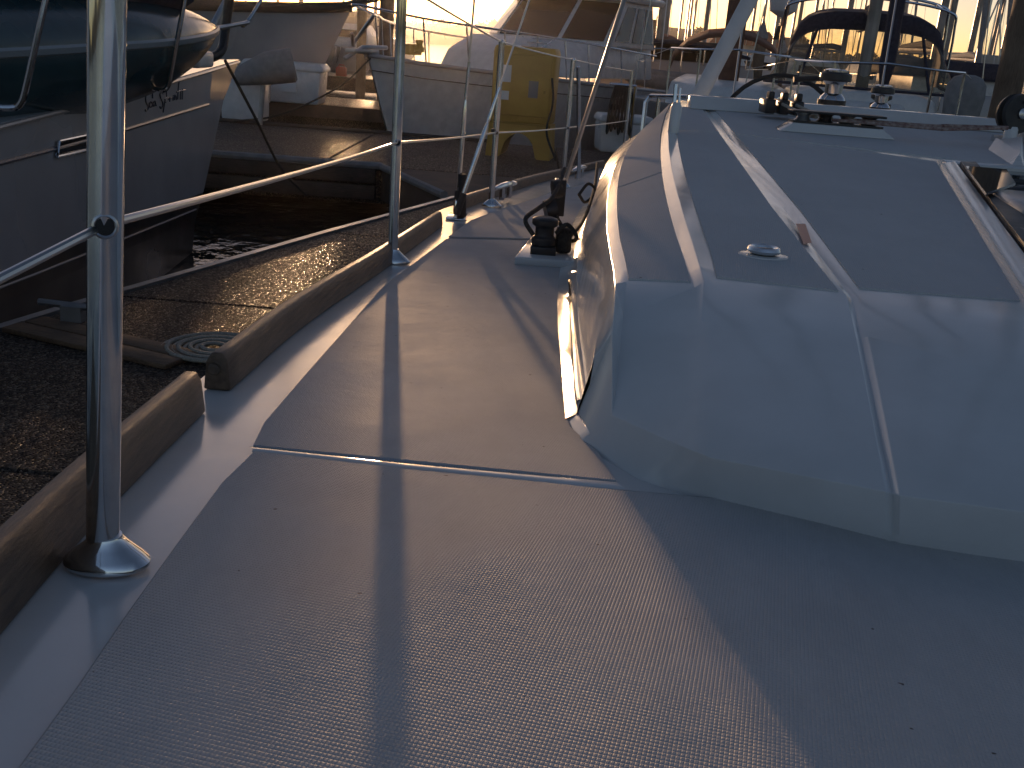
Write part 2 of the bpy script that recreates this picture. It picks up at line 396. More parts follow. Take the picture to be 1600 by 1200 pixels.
# toe rail pieces
def toe_rail(i0_px, pts, hs, w=.032, end=True):
    P = smoothpts([dk(*p) for p in pts], 26); m = MB(); rings = []
    n = len(P)
    for i, p in enumerate(P):
        t = (P[min(i + 1, n - 1)] - P[max(i - 1, 0)]).normalized(); s = Vector((-t.y, t.x, 0)).normalized()
        f = i / (n - 1); h = hs[0] + (hs[1] - hs[0]) * f
        q = p - Vector((0, 0, .003))
        rings.append([q, q + Vector((0, 0, h * .8)) + s * .004, q + Vector((0, 0, h)) + s * .010, q + Vector((0, 0, h)) + s * (w - .008), q + Vector((0, 0, h * .75)) + s * w, q + s * (w + .004)])
    m.rings(rings); o = m.build('toe_rail', 'teak', own, bevel=.003)
    return o
t1 = toe_rail(0, [(-420, 1500), (0, 990), (165, 800), (322, 640)], (.055, .052))
lab(t1, 'nearest length of weathered brown toe rail with a rounded end')
t2 = toe_rail(0, [(360, 608), (480, 505), (608, 415), (692, 352)], (.052, .05))
lab(t2, 'middle length of brown toe rail with a square cut end')
t3 = toe_rail(0, [(722, 327), (762, 312), (850, 283), (945, 260)], (.05, .045))
# far rail continuation
# small round plug in the end of the second rail
p = dk(357, 608) + Vector((-.018, -.004, .027)); m = MB(); m.lathe(p, [(.008, -.004), (.008, .001), (.005, .004)], 14, axis=(0, -1, 0)); m.build('end_plug', 'teak_end', t2)

# stanchions
def stanchion(px, py, h, r=.0125, hh=.31, lean=0, fl=1):
    b = dk(px, py); top = b + Vector((lean * h, 0, 0))
    s = MB(); s.tube([b + Vector((0, 0, .02)), top + Vector((0, 0, h - .012))], r, 20)
    s.lathe(top + Vector((0, 0, h - .012)), [(r, 0), (r * 1.05, .004), (r * .8, .011), (r * .3, .014)], 20)
    o = s.build('stanchion', 'steel', own)
    q = MB(); ring = []
    prof = [(.0, .044, .030), (.004, .044, .030), (.012, .036, .026), (.022, .024, .019), (.03, .0155, .0155), (.034, .0142, .0142)]
    q.rings([[b + Vector((cos(a) * (r + (rx - .0142) * fl) + .003 * fl, sin(a) * (r + (ry - .0142) * fl), z * fl)) for a in [2 * pi * k / 28 for k in range(28)]] for z, rx, ry in prof])
    q.build('stanchion_base', 'steel', o)
    g = MB(); zc = b + Vector((lean * hh, 0, hh)); ax = Vector((.35, -1, .05)).normalized()
    u = ax.cross(Vector((0, 0, 1))).normalized(); v = u.cross(ax)
    rr = .0078 if r > .01 else .006
    pts = [zc + ax * (r * .92) + (u * cos(a) + v * sin(a)) * rr for a in [2 * pi * k / 16 for k in range(17)]]
    g.tube(pts, .0016, 6, cap=False); g.build('wire_eyelet', 'wire', o); g = MB(); g.lathe(zc + ax * (r * .93), [(rr * .85, 0), (rr * .8, .0008)], 16, axis=ax)
    g.build('wire_hole', 'rubber', o)
    return b, o
b1, s1 = stanchion(163, 878, .66, hh=.273, lean=.062, fl=.72)
b2, s2 = stanchion(613, 409, .67, hh=.298)
b3, s3 = stanchion(767, 322, .66, hh=.30)
b4, s4 = stanchion(878, 292, .66, .0125)
tb = MB(); tb.tube([b4 + Vector((.10, .25, .02)), b4 + Vector((.03, .03, .62))], .011, 12); tb.build('gate_brace', 'steel', own)
# lifelines
def line(pts, r, name, mt, parent, n=8, sag=.0):
    P = []
    for a, b in zip(pts, pts[1:]):
        for k in range(8):
            f = k / 8; P.append(Vector(a).lerp(Vector(b), f) - Vector((0, 0, sag * 4 * f * (1 - f))))
    P.append(Vector(pts[-1])); m = MB(); m.tube(P, r, n); return m.build(name, mt, parent)
z = Vector((0, 0, 1))
nb = b1 + Vector((-.05, -1.9, 0)); nb.z = deck_z(0, nb.y)
hole = lambda b, h: b + z * h
b5 = b4 + Vector((.5, 2.1, 0)); b5.z = deck_z(0, b5.y)
s5 = MB(); s5.tube([b5, b5 + z * .66], .0125, 12); s5.build('stanchion', 'steel', own)
h1 = b1 + Vector((.062 * .273, 0, .273)); hn = h1 + (at(0, 430, .60) - h1) * 7
line([hn, h1, hole(b2, .298), hole(b3, .30), hole(b4, .31), hole(b5, .31)], .0033, 'lifeline', 'wire', own, 10, .004)
line([hole(nb, .655), hole(b1, .655) + Vector((.04, 0, 0)), hole(b2, .662), hole(b3, .652), hole(b4, .652), hole(b5, .655)], .0033, 'lifeline', 'wire', own, 10, .004)
# small turnbuckle fitting at stanchion three
m = MB(); m.box(hole(b3, .31) + Vector((-.012, -.02, 0)), (.012, .035, .012)); m.build('wire_clamp', 'black_plastic', own)

# ---------------------------------------------------------------- coachroof
dR = lambda y: .30 - .043 * (y - 1.27)
dE = lambda y: .316 - .012 * (y - 1.35)
def rf(px, py, off=0): return hit(px, py, lambda x, y: EYE.z - dR(y) + off)
def sh(px, py): return hit(px, py, lambda x, y: EYE.z - dE(y))
A = [dk(*p, .002) for p in [(884, 657), (879, 607), (874, 502), (874, 440), (880, 385), (908, 325), (940, 285), (962, 262)]]
B = [dk(*p, .010) for p in [(906, 661), (898, 607), (889, 520), (886, 440), (893, 385), (917, 325), (945, 285), (966, 262)]]
Cc = [dk(*p, .028) for p in [(912, 656), (917, 610), (907, 530), (901, 467), (901, 430), (905, 385), (923, 325), (950, 283), (970, 262)]]
D = [dk(914, 652, .036), dk(922, 595, .07), dk(936, 505, .115), dk(935, 475, .132)]
E = [dk(944, 640, .042), dk(951, 580, .084), dk(957, 520, .122), dk(962, 457, .16)]
E += [sh(953, 350), sh(948, 292), sh(967, 245), sh(1000, 208), sh(1037, 185)]
ys = [1.215, 1.24, 1.28, 1.32, 1.36, 1.45, 1.6, 1.8, 2.05, 2.35, 2.7, 3.1, 3.6, 3.9, 4.25, 4.7]
def eline(y): return by_y(E, y)
def dline(y):
    if y < 1.42: return by_y(D, y)
    e = eline(y); c = by_y(Cc, y); f = .62 + .08 * min(1, (y - 1.42) / 2)
    return Vector((c.x + (e.x - c.x) * .45 + .0, y, c.z + (e.z - c.z) * f))
F1 = [rf(1084, 447, -.006), rf(1062, 375, -.006), rf(1036, 275, -.006), rf(1032, 235, -.006), rf(1040, 182, -.006)]
F2 = [rf(1124, 478), rf(1105, 400), rf(1080, 310), rf(1058, 240), rf(1054, 180)]
G1 = [rf(1336, 478), rf(1215, 330), rf(1105, 178)]
G2 = [rf(1358, 485), rf(1245, 330), rf(1119, 178)]
import numpy as np
_by = by_y
def fitted(P, deg=3, y0=1.3):
    Q = [p for p in P if p.y >= y0]; yy = [p.y for p in Q]; cx = np.polyfit(yy, [p.x for p in Q], min(deg, len(Q) - 2)); cz = np.polyfit(yy, [p.z for p in Q], min(deg, len(Q) - 2))
    def f(y):
        raw = _by(P, y); ft = Vector((float(np.polyval(cx, y)), y, float(np.polyval(cz, y)))); w = min(1, max(0, (y - 1.42) / .25)); return raw.lerp(ft, w)
    return f
LA, LB, LC, LE = fitted(A), fitted(B), fitted(Cc), fitted(E)
lines = {id(F1): fitted(F1, 2), id(F2): fitted(F2, 2)}
def by_y(P, y):
    f = lines.get(id(P)); return f(y) if f else _by(P, y)
def eline(y): return LE(y) if y >= 1.36 else _by(E, y)
def dline(y):
    if y < 1.36: return _by(D, y)
    e = eline(y); c = LC(y); f = .64 + .06 * min(1, (y - 1.42) / 2); q = Vector((c.x + (e.x - c.x) * .40, y, c.z + (e.z - c.z) * f))
    return _by(D, y).lerp(q, min(1, (y - 1.36) / .12)) if y < 1.48 else q
cab = MB()
rows = []
for y in ys:
    rows.append([LA(y), LB(y), LC(y), dline(y), eline(y)])
cab.grid(rows)
YB = 4.25
rys = [1.36, 1.45, 1.6, 1.8, 2.05, 2.35, 2.7, 3.1, 3.6, 3.9, YB]
def roofpt(x, y): return Vector((x, y, EYE.z - dR(y)))
rows = []
for y in rys:
    f1 = by_y(F1, y); f2 = by_y(F2, y); e = eline(y)
    if y == 1.36: pass
    g1 = by_y(G1, y); g2 = by_y(G2, y); mid = (g1 + g2) / 2
    rows.append([e, e.lerp(f1, .14) + Vector((0, 0, .003)), f1, f1.lerp(f2, .45) + Vector((0, 0, .007)), f2, g1, mid + Vector((0, 0, -.004)), g2, roofpt(g2.x + .3, y), roofpt(2.0, y), Vector((2.35, y, EYE.z - dR(y) - .22)), Vector((2.45, y, deck_z(0, y)))])
cab.grid(rows)
rfront = rows[0]
# front face: rows from the roof's front edge down to the foot
Mx = [eline(1.215)] + [dk(x, y, h) for x, y, h in [(957, 649, .043), (1045, 688, .045), (1078, 702, .048), (1110, 715, .05), (1384, 768, .055), (1395, 771, .052), (1406, 774, .055), (1600, 800, .055)]]
Bx = [by_y(B, 1.215)] + [dk(x, y, h) for x, y, h in [(921, 678, .011), (1010, 727, .012), (1060, 746, .012), (1110, 762, .012), (1384, 830, .012), (1394, 836, .008), (1405, 836, .012), (1600, 862, .012)]]
Ax = [by_y(A, 1.215) + Vector((0, 0, -.004))] + [dk(x, y + 2, -.004) for x, y in [(902, 690), (1000, 748), (1060, 768), (1110, 783), (1384, 848), (1394, 852), (1405, 853), (1600, 884)]]
def ext(P): return P + [P[-1] + Vector((.5, .10, 0)), P[-1] + Vector((1.6, .45, -.03))]
Mx, Bx, Ax = ext(Mx), ext(Bx), ext(Ax)
T = rfront[:8] + [dk(1600, 530, .165), dk(1600, 530, .165) + Vector((.5, .0, 0)), dk(1600, 530, .165) + Vector((1.6, .1, -.1))]
front_rows = [T]
T2 = list(T)
for k in (1, 2, 3): T2[k] = T[0].lerp(T[4], (T[k].x - T[0].x) / (T[4].x - T[0].x))
for y in (1.32, 1.28, 1.24):
    f = (1.36 - y) / (1.36 - 1.215); rw = []
    for k in range(len(T)):
        p = eline(y) if k == 0 else T2[k].lerp(Mx[k], f) + Vector((0, -.003, .002)) * sin(pi * f)
        if k == 6: p = p + Vector((0, .0016, -.0012))
        rw.append(p)
    front_rows.append(rw)
cab.grid(front_rows + [Mx, Bx, Ax])
cab.add([eline(1.215), dline(1.215), by_y(Cc, 1.215), by_y(B, 1.215)], [(0, 1, 2, 3)])
# aft wall down from the roof's aft edge
last = rows[-1][:10]
cab.grid([last, [Vector((p.x, p.y + .03, p.z - .02)) for p in last], [Vector((p.x, p.y + .04, deck_z(0, p.y) - .3)) for p in last]])
# tie roof fronts on the right
cab.grid([rfront[7:12], T[7:11] + [T[10] + Vector((.02, .02, -.05))]])
cabin = cab.build('cabin_top', 'gelcoat', own, weld=True, bevel=.006, segs=3)
# roof nonskid panels, proud of the gelcoat
def roof_panel(L, R, y0, y1, zl, zr, name='roof_panel', ny=18, nx=6, mt='nonskid_roof', front=None, h=.0025):
    rows = []
    for i in range(ny + 1):
        f = i / ny; r = []
        for k in range(nx + 1):
            g = k / nx; ya = y0[0] + (y0[1] - y0[0]) * g; y = ya + ((y1[0] + (y1[1] - y1[0]) * g) - ya) * f
            a, b = L(y), R(y); p = a.lerp(b, g); p.z += h + zl + (zr - zl) * g; r.append(p)
        rows.append(r)
    m = MB(); m.grid(rows)
    ring = rows[0] + [r[-1] for r in rows[1:]] + rows[-1][-2::-1] + [r[0] for r in rows[-2:0:-1]]
    m.rings([ring, [p - Vector((0, 0, h + .003)) for p in ring]], cap=False)
    return m.build(name, mt, own, weld=True, flat_angle=30)
seam = 3.17
inL = lambda y: eline(y).lerp(by_y(F1, y), .17) + Vector((0, 0, .0035))
inR = lambda y: by_y(F1, y) + Vector((-.003, 0, 0))
roof_panel(inL, inR, (1.372, 1.385), (2.28, 2.34), 0, 0)
roof_panel(inL, inR, (2.30, 2.36), (4.15, 4.15), 0, 0)
mL = lambda y: by_y(F2, y) + Vector((.006, 0, 0)); mR = lambda y: by_y(G1, y) + Vector((-.008, 0, 0))
roof_panel(mL, mR, (1.40, 1.375), (seam, seam + .01), 0, 0); roof_panel(mL, mR, (seam + .012, seam + .022), (3.95, 3.95), 0, 0)
hatchL = lambda y: roofpt(.79 + (y - 1.57) * .288 - .03, y)
rL = lambda y: by_y(G2, y) + Vector((.008, 0, 0))
roof_panel(rL, hatchL, (1.40, 1.40), (seam + .012, 2.90), 0, 0)
roof_panel(rL, lambda y: roofpt(1.95, y), (seam + .026, 2.72), (3.90, 3.90), 0, 0, nx=12)
# orange smear on the track band, part of the finish
p = rf(1256, 366); m = MB(); q = rf(1240, 345); 
m.add([rf(1243, 352) + z * .003, rf(1258, 352) + z * .003, rf(1268, 382) + z * .003, rf(1255, 384) + z * .003], [(0, 1, 2, 3)]); m.build('orange_mark', 'sticker_orange', own)
# raised lip at the aft edge (garage for the spray hood)
a1, a2 = rf(1100, 188), rf(1556, 200)
lip = MB(); prof = lambda p: [p + Vector((0, -.05, .0)), p + Vector((0, -.01, .045)), p + Vector((0, .03, .048)), p + Vector((0, .09, -.02))]
L0, L1 = Vector((a1.x, 3.98, EYE.z - dR(3.98))), Vector((a1.x + 1.42, 4.0, EYE.z - dR(4.0)))
lip.rings([prof(L0.lerp(L1, k / 10) + Vector((0, -.12 * abs(k / 10 - .4), 0))) for k in range(11)])
lip.build('roof_lip', 'gelcoat', own, bevel=.006)
# deck filler cap / vent ring on the cabin top
p = rf(1192, 401)
m = MB(); m.rings([[p + Vector((cos(a) * rx, sin(a) * ry, h)) for a in [2 * pi * k / 28 for k in range(28)]] for rx, ry, h in ((.040, .032, .0005), (.039, .031, .003), (.030, .025, .004))])
plate = m.build('vent_plate', 'gelcoat', own)
m = MB(); m.tube([p + Vector((cos(a) * .021, sin(a) * .021, .011)) for a in [2 * pi * k / 28 for k in range(29)]], .0055, 8, cap=False); m.build('chrome_ring', 'steel', plate)
m = MB(); m.lathe(p, [(.019, .004), (.019, .008), (.012, .010)], 20); m.box(p + Vector((0, 0, .012)), (.028, .006, .004)); m.build('vent_centre', 'black_plastic', plate)

# grab loop / white rounded post near the cabin shoulder
p = rf(1052, 208); m = MB()
m.tube([p + Vector((0, 0, -.02)), p + z * .075, p + z * .09], [.017, .017, .010], 16)
m.build('deck_post', 'gelcoat', own)
m = MB(); m.tube([p + Vector((-.004, .02, .06)), p + Vector((-.006, .03, .14))], .006, 10); m.tube([p + Vector((.010, .02, .06)), p + Vector((.008, .03, .13))], .004, 10); m.build('steel_pin', 'steel', own)
# white strut rising aft (frame leg)
p0 = rf(1078, 172); p0 = Vector((p0.x, 4.3, EYE.z - dR(4.3) - .02)); p1 = at(1192, -40, 4.5)
p0 = at(1078, 178, 4.35)
d = (p1 - p0).normalized(); s = Vector((1, 0, 0)); m = MB()
m.rings([[q + s * (cos(a) * .036) + Vector((0, 1, 0)) * (sin(a) * .02) for a in [2 * pi * k / 16 for k in range(16)]] for q in (p0 - d * .08, p0 + d * .6, p1, p1 + d * .8)])
m.build('frame_leg', 'painted_white', own)
# lower handrail beside it
m = MB(); q0 = at(1010, 150, 5.2); q1 = at(1075, 152, 5.0); m.tube([q0 + Vector((0, 0, -.5)), q0 + Vector((0, 0, -.03)), q0 + Vector((.02, 0, 0)), q1], .012, 10); m.build('grab_rail', 'steel', own)
m = MB(); q = at(1030, 152, 5.15); m.tube([q, q + Vector((0, 0, -.5))], .01, 10); m.build('grab_rail_post', 'steel', own)

# deck organiser with lines
c = rf(1302, 210); W = .30
base = MB(); base.rings([[c + Vector((x, y, h)) for x, y in ((-w, -d_), (w, -d_), (w, d_), (-w, d_))] for w, d_, h in ((W * .62, .055, .001), (W * .60, .055, .006), (W * .5, .045, .026), (W * .5, .045, .03))])
org = base.build('deck_organiser', 'gelcoat', own, bevel=.003)
m = MB(); m.box(c + Vector((0, 0, .034)), (W * .98, .075, .006)); m.build('lower_plate', 'black_plastic', org)
m = MB(); m.box(c + Vector((0, 0, .066)), (W * 1.02, .08, .007)); m.build('upper_plate', 'black_plastic', org, bevel=.002)
for k in range(4):
    q = c + Vector((-W * .36 + W * .24 * k, 0, .037)); m = MB(); m.lathe(q, [(.030, 0), (.022, .006), (.019, .013), (.022, .020), (.030, .026)], 18); m.build('sheave', 'black_plastic' if k % 2 else 'aluminium', org)
def rope(pts, r, mt, parent, name='rope', n=24):
    P = smoothpts(pts, n); m = MB(); m.tube(P, r, 8); return m.build(name, mt, parent)
w0 = at(1575, 200, c.y - .05)
rope([c + Vector((.02, -.02, .05)), c + Vector((.3, -.03, .052)), at(1480, 197, c.y - .03), w0], .0065, 'rope_red', own, 'control_line')
rope([c + Vector((-.02, -.028, .047)), c + Vector((.3, -.05, .046)), at(1480, 202, c.y - .06), w0], .0055, 'rope_red', own, 'control_line')
for dx in (-.085, -.035):
    rope([c + Vector((dx + .02, .0, .05)), c + Vector((dx, .12, .055)), c + Vector((dx - .03, .34, .075))], .0055, 'rope_pale', own, 'control_line', 10)
# rope clutches on the lip
q = Vector((c.x - .10, c.y + .36, EYE.z - dR(c.y + .36) + .02))
for k in range(3):
    m = MB(); cc = q + Vector((k * .05 - .05, 0, 0)); m.box(cc + z * .025, (.036, .12, .05)); m.box(cc + Vector((0, -.03, .062)), (.02, .05, .03))
    m.build('rope_clutch', 'black_plastic', own, bevel=.006)
# winch on roof
def winch(c, s=1.0, parent=own):
    w = MB(); w.lathe(c, [(.062 * s, 0), (.062 * s, .012 * s), (.056 * s, .02 * s), (.056 * s, .05 * s)], 24); o = w.build('winch', 'black_plastic', parent)
    w = MB(); w.lathe(c, [(.052 * s, .05 * s), (.048 * s, .06 * s), (.034 * s, .075 * s), (.036 * s, .11 * s), (.046 * s, .122 * s)], 24); w.build('drum', 'steel', o)
    w = MB(); w.lathe(c, [(.058 * s, .122 * s), (.064 * s, .128 * s), (.062 * s, .15 * s), (.05 * s, .158 * s)], 24); w.build('self_tailing_jaw', 'black_plastic', o)
    w = MB(); w.lathe(c, [(.05 * s, .158 * s), (.05 * s, .164 * s), (.03 * s, .170 * s), (.01 * s, .170 * s)], 24); w.build('winch_cap', 'steel', o)
    return o
wp = at(1297, 172, 4.45); winch(wp + Vector((0, 0, -.01)), 1.05)
wp2 = at(1374, 172, 4.9); winch(wp2 - z * .03, .85)
pad = MB(); pad.box(wp + Vector((0, 0, -.03)), (.5, .25, .04)); pad.build('winch_pad', 'gelcoat', own, bevel=.01)
# winch handle lying forward-left
m = MB(); m.tube([at(1240, 124, 4.5), at(1290, 122, 4.5)], .012, 10); m.build('winch_handle', 'black_plastic', own)
# steering wheel rims beyond the cabin
def hoop(px, py, Y, r, tr, mt, a0, a1, name):
    c = at(px, py, Y); m = MB(); m.tube([c + Vector((cos(a) * r, .03 * sin(a), sin(a) * r)) for a in [radians(a0 + (a1 - a0) * k / 36) for k in range(37)]], tr, 10, cap=True); return m.build(name, mt, own)
hoop(1213, 218, 7.4, .44, .016, 'rubber', 0, 360, 'steering_wheel')
hoop(1222, 172, 5.2, .06, .008, 'steel', 0, 360, 'compass_ring')
# cockpit seat moulding behind the roof
m = MB(); m.box((2.6, 6.6, EYE.z - .62), (3.0, 4.2, .3)); m.build('cockpit_coaming', 'gelcoat', own, bevel=.03)

# deck hatch at right (recess frame, pane, hinges)
def HL(y): return Vector((.80 + (y - 1.57) * .288, y, EYE.z - dR(y)))
hy0, hy1 = 1.35, 2.84
fr = MB(); prof = [(0, 0), (.0, .010), (.010, .014), (.034, .016), (.042, .010), (.042, 0)]
fr.rings([[HL(y) + Vector((dx - .03, 0, h)) for dx, h in prof] for y in (hy0, 1.7, 2.1, 2.5, hy1)])
fr.rings([[Vector((HL(hy1).x - .03, hy1 - .04 + dx, EYE.z - dR(hy1) + h)) + Vector((k, 0, 0)) for dx, h in prof] for k in (0, .3, .67)])
hatch = fr.build('hatch', 'gelcoat', own)
g = MB(); g.rings([[HL(y) + Vector((dx, 0, h)) for dx, h in ((.013, .004), (.013, .022), (.055, .024), (.060, .004))] for y in (hy0 + .02, 1.8, 2.3, hy1 - .06)]); g.build('hatch_gasket', 'black_plastic', hatch)
RX = 1.80
rp_ = lambda x, y, h: Vector((x, y, EYE.z - dR(y) + h))
g = MB(); g.add([rp_(HL(hy0).x + .01, hy0, .004), rp_(HL(hy1 - .03).x + .01, hy1 - .03, .004), rp_(RX, hy1 - .03, .004), rp_(RX, hy0, .004)], [(0, 1, 2, 3)]); g.build('hatch_recess', 'acrylic', hatch, smooth=False)
g = MB(); g.rings([[rp_(RX + dx, y, h) for dx, h in prof] for y in (hy0, hy1)]); g.rings([[rp_(x, hy0 - .04 + dx, h) for dx, h in prof] for x in (HL(hy0).x - .03, RX + .04)]); g.build('hatch_frame', 'gelcoat', hatch)
# tilted pane
pa = [rf(1508, 263, .03), rf(1572, 268, .03), rf(1586, 290, .03), rf(1540, 306, .03)]
g = MB(); g.prism(pa, (0, .0, .006)); g.build('hatch_glass', 'acrylic', hatch, smooth=False)
g = MB(); g.tube([at(1511, 264, 2.72), at(1545, 282, 2.6), at(1600, 286, 2.6)], .009, 8); g.build('hatch_strut', 'black_plastic', hatch)
g = MB(); g.box(at(1572, 306, 2.42), (.07, .05, .03)); g.tube([at(1545, 308, 2.38), at(1600, 298, 2.42)], .014, 10); g.build('hatch_hinge', 'black_plastic', hatch, bevel=.01)
g = MB(); c1 = at(1592, 338, 2.1); g.box(c1 + Vector((.09, .03, -.01)), (.22, .30, .09), rz=-.15); g.build('hatch_lid', 'hull_side', hatch, bevel=.015)
g = MB(); g.box(at(1604, 385, 1.8) + Vector((.05, 0, 0)), (.10, .16, .05)); g.build('hatch_catch', 'black_plastic', hatch, bevel=.008)
# mast foot, collar and turning block at the right edge
mc = rf(1592, 236)
m = MB(); m.add([rf(1543, 235), rf(1580, 259), rf(1600, 262), rf(1597, 232) , rf(1553, 230) + z * .03, rf(1592, 236) + z * .045, rf(1590, 255) + z * .03, rf(1560, 232) + z * .03], [(0, 1, 6, 4), (1, 2, 5, 6), (4, 6, 5, 7), (0, 4, 7, 3), (3, 7, 5, 2)])
m.build('mast_collar', 'painted_white', own)
mp = Vector((mc.x + .16, mc.y + .25, EYE.z - dR(mc.y + .25)))
m = MB(); m.rings([[mp + Vector((cos(a) * .065, sin(a) * .1, h)) for a in [2 * pi * k / 24 for k in range(24)]] for h in (0, 1, 3, 9, 15)]); m.build('mast', 'aluminium', own)
m = MB(); q = rf(1575, 226); m.lathe(q, [(.022, 0), (.022, .05), (.018, .06)], 16); m.build('turning_post', 'painted_white', own)
bl = at(1588, 178, q.y + .02); blk = MB(); blk.lathe(bl, [(.02, -.028), (.062, -.026), (.066, -.012), (.05, -.006), (.05, .006), (.066, .012), (.062, .026), (.02, .028)], 26, axis=(.25, -1, .1))
ob = blk.build('turning_block', 'black_plastic', own)
m = MB(); m.lathe(bl + Vector((.008, -.03, .003)), [(.018, -.01), (.018, .004), (.008, .008)], 14, axis=(.25, -1, .1)); m.build('block_pin', 'wire', ob)
for a in range(6):
    m = MB(); an = a * pi / 3 + .3; m.lathe(bl + Vector((cos(an) * .042, -.028, sin(an) * .042)), [(.005, -.004), (.005, .003), (.002, .005)], 8, axis=(.25, -1, .1)); m.build('bolt', 'rubber', ob)
m = MB(); q = rf(1556, 222); m.box(q + z * .012, (.03, .02, .024)); m.build('pad_eye', 'steel', own)

# jib track bracket and sheet car beside the cabin
c = dk(850, 402)
m = MB(); m.prism([dk(803, 414), dk(897, 421), dk(893, 396), dk(832, 378)], (0, 0, .022)); br = m.build('sheet_car_base', 'gelcoat', own, bevel=.004)
c = dk(848, 396, .022)
m = MB(); m.box(c + Vector((0, 0, .012)), (.07, .07, .024)); m.lathe(c + z * .024, [(.034, 0), (.034, .02), (.026, .026), (.026, .05), (.036, .056), (.036, .072), (.02, .078)], 20); car = m.build('ratchet_block', 'black_plastic', own, bevel=.003)
m = MB(); m.box(c + Vector((.055, .04, .035)), (.045, .05, .07)); m.build('cam_cleat', 'rope_dark', car, bevel=.01)
ct = dk(872, 345, .10)
m = MB(); m.lathe(c + Vector((.015, .13, .10)), [(.012, -.018), (.032, -.016), (.034, 0), (.032, .016), (.012, .018)], 18, axis=(1, .2, .3)); m.build('sheet_block', 'black_plastic', own)
m = MB(); m.lathe(c + Vector((.03, .22, .15)), [(.010, -.014), (.026, -.012), (.027, 0), (.026, .012), (.010, .014)], 18, axis=(1, .3, .2)); m.build('sheet_block', 'black_plastic', own)
rope([c + Vector((-.03, -.01, .05)), c + Vector((-.055, .0, .09)), c + Vector((-.02, .06, .115)), c + Vector((.02, .14, .14)), c + Vector((.05, .3, .20))], .0065, 'rope_dark', own, 'jib_sheet')
rope([c + Vector((.03, -.01, .06)), c + Vector((.06, .0, .085)), c + Vector((.09, .02, .05)), c + Vector((.075, .08, .03)), c + Vector((.03, .1, .09))], .006, 'rope_dark', own, 'jib_sheet')
rope([c + Vector((.07, .05, .04)), c + Vector((.12, .3, .05)), c + Vector((.17, .7, .09)), c + Vector((.20, 1.1, .14))], .0055, 'rope_dark', own, 'jib_sheet')
rope([c + Vector((.11, .5, .10)), c + Vector((.14, .55, .13)), c + Vector((.17, .6, .1)), c + Vector((.14, .62, .06)), c + Vector((.11, .5, .10))], .005, 'rope_dark', own, 'rope_loop')
m = MB(); m.box(at(874, 308, c.y + .35), (.035, .05, .11)); m.tube([at(874, 308, c.y + .35), c + Vector((.02, .2, .14))], .008, 8); m.build('sheet_shackle', 'black_plastic', own, bevel=.006)
# track rail along foot of cabin with its polished channel
tp = [dk(x, y, .016) for x, y in [(906, 630), (902, 600), (898, 540), (893, 475), (890, 440)]]
m = MB(); m.tube(smoothpts(tp, 16), .0055, 8); m.build('genoa_track', 'steel', own)
# shrouds
def shroud(p0, p1, r, rt, L, name='shroud'):
    d = (p1 - p0).normalized(); m = MB(); m.tube([p0, p0 + d * 14], r, 8); o = m.build(name, 'wire', own)
    m = MB(); m.tube([p0 + d * .03, p0 + d * .05, p0 + d * L, p0 + d * (L + .03)], [r * 1.2, rt, rt, r * 1.3], 12); m.build('turnbuckle', 'steel', o)
    m = MB(); m.tube([p0 + d * (L + .03), p0 + d * (L + .05), p0 + d * (L + .16)], [rt * .6, rt * .8, rt * .55], 10); m.build('swage_end', 'steel', o)
    m = MB(); m.tube([p0 - d * .03, p0 + d * .05], rt * 1.5, 10); m.build('toggle', 'black_plastic', o)
    return o
cp = dk(713, 340); shroud(cp + z * .05, at(741, 0, cp.y), .004, .0085, .34)
cq = dk(716, 345); shroud(cq + z * .05, at(837, -30, cq.y + .15), .0035, .0085, .28)
m = MB(); m.box(cp + Vector((0, 0, .035)), (.012, .09, .07)); m.box(cp + Vector((0, 0, .004)), (.07, .13, .008)); m.build('chain_plate', 'steel', own, bevel=.003)
m = MB(); m.tube([cp + Vector((.02, 0, 0)), cp + Vector((.012, 0, .16))], .016, 12); m.build('chafe_boot', 'rubber', own)
sp = dk(868, 330, .06); sp2 = at(975, 0, sp.y - .15)
o = MB(); d = (sp2 - sp).normalized(); o.tube([sp, sp + d * 4], .0075, 12); o.build('wire_halyard', 'wire', own)
# mooring cleats on the rail
for (px, py) in ((790, 307), (905, 276)):
    q = dk(px, py, .02); m = MB(); m.tube([q + Vector((-.05, -.13, .045)), q + Vector((-.02, -.06, .052)), q + Vector((.02, .06, .052)), q + Vector((.04, .13, .045))], [.007, .013, .013, .007], 10)
    m.tube([q + Vector((-.015, -.04, -.01)), q + Vector((-.015, -.04, .05))], .012, 8); m.tube([q + Vector((.015, .04, -.01)), q + Vector((.015, .04, .05))], .012, 8)
    m.build('mooring_cleat', 'steel', own)
m = MB(); a = dk(697, 377, .004); b = dk(730, 377, .004); m.tube([a, b], .004, 6); 

# ================================================================== DOCKS
DZ = .48
def slab(pts, th=.35, name='dock_slab', mt='aggregate', parent=None, top=DZ):
    m = MB(); m.prism([Vector((p[0], p[1], top - th)) for p in pts], (0, 0, th)); return m.build(name, mt, parent, smooth=False, bevel=.01, segs=1)
fd = thing('finger_dock', 'speckled grey floating finger dock between the two nearest boats', 'dock', (-1.2, 4, 0))
eA = lv(-60, 536, DZ); eB = lv(300, 424, DZ); eC = lv(600, 341, DZ); eD = lv(700, 307, DZ)
dirL = (eB - eA).normalized()
def elx(y):
    a, b = (eA, eB) if y < eB.y else (eB, eC)
    return a.x + (b.x - a.x) * (y - a.y) / (b.y - a.y)
ycuts = [-1.5, 0.6, 2.4, 4.2, 6.0, 7.8]
def inx(y): return -.10 if y < 6 else -.10
for a, b in zip(ycuts, ycuts[1:]):
    slab([(elx(a), a + .004), (.05, a + .004), (.05 , b - .004), (elx(b), b - .004)], name='dock_panel', parent=fd)
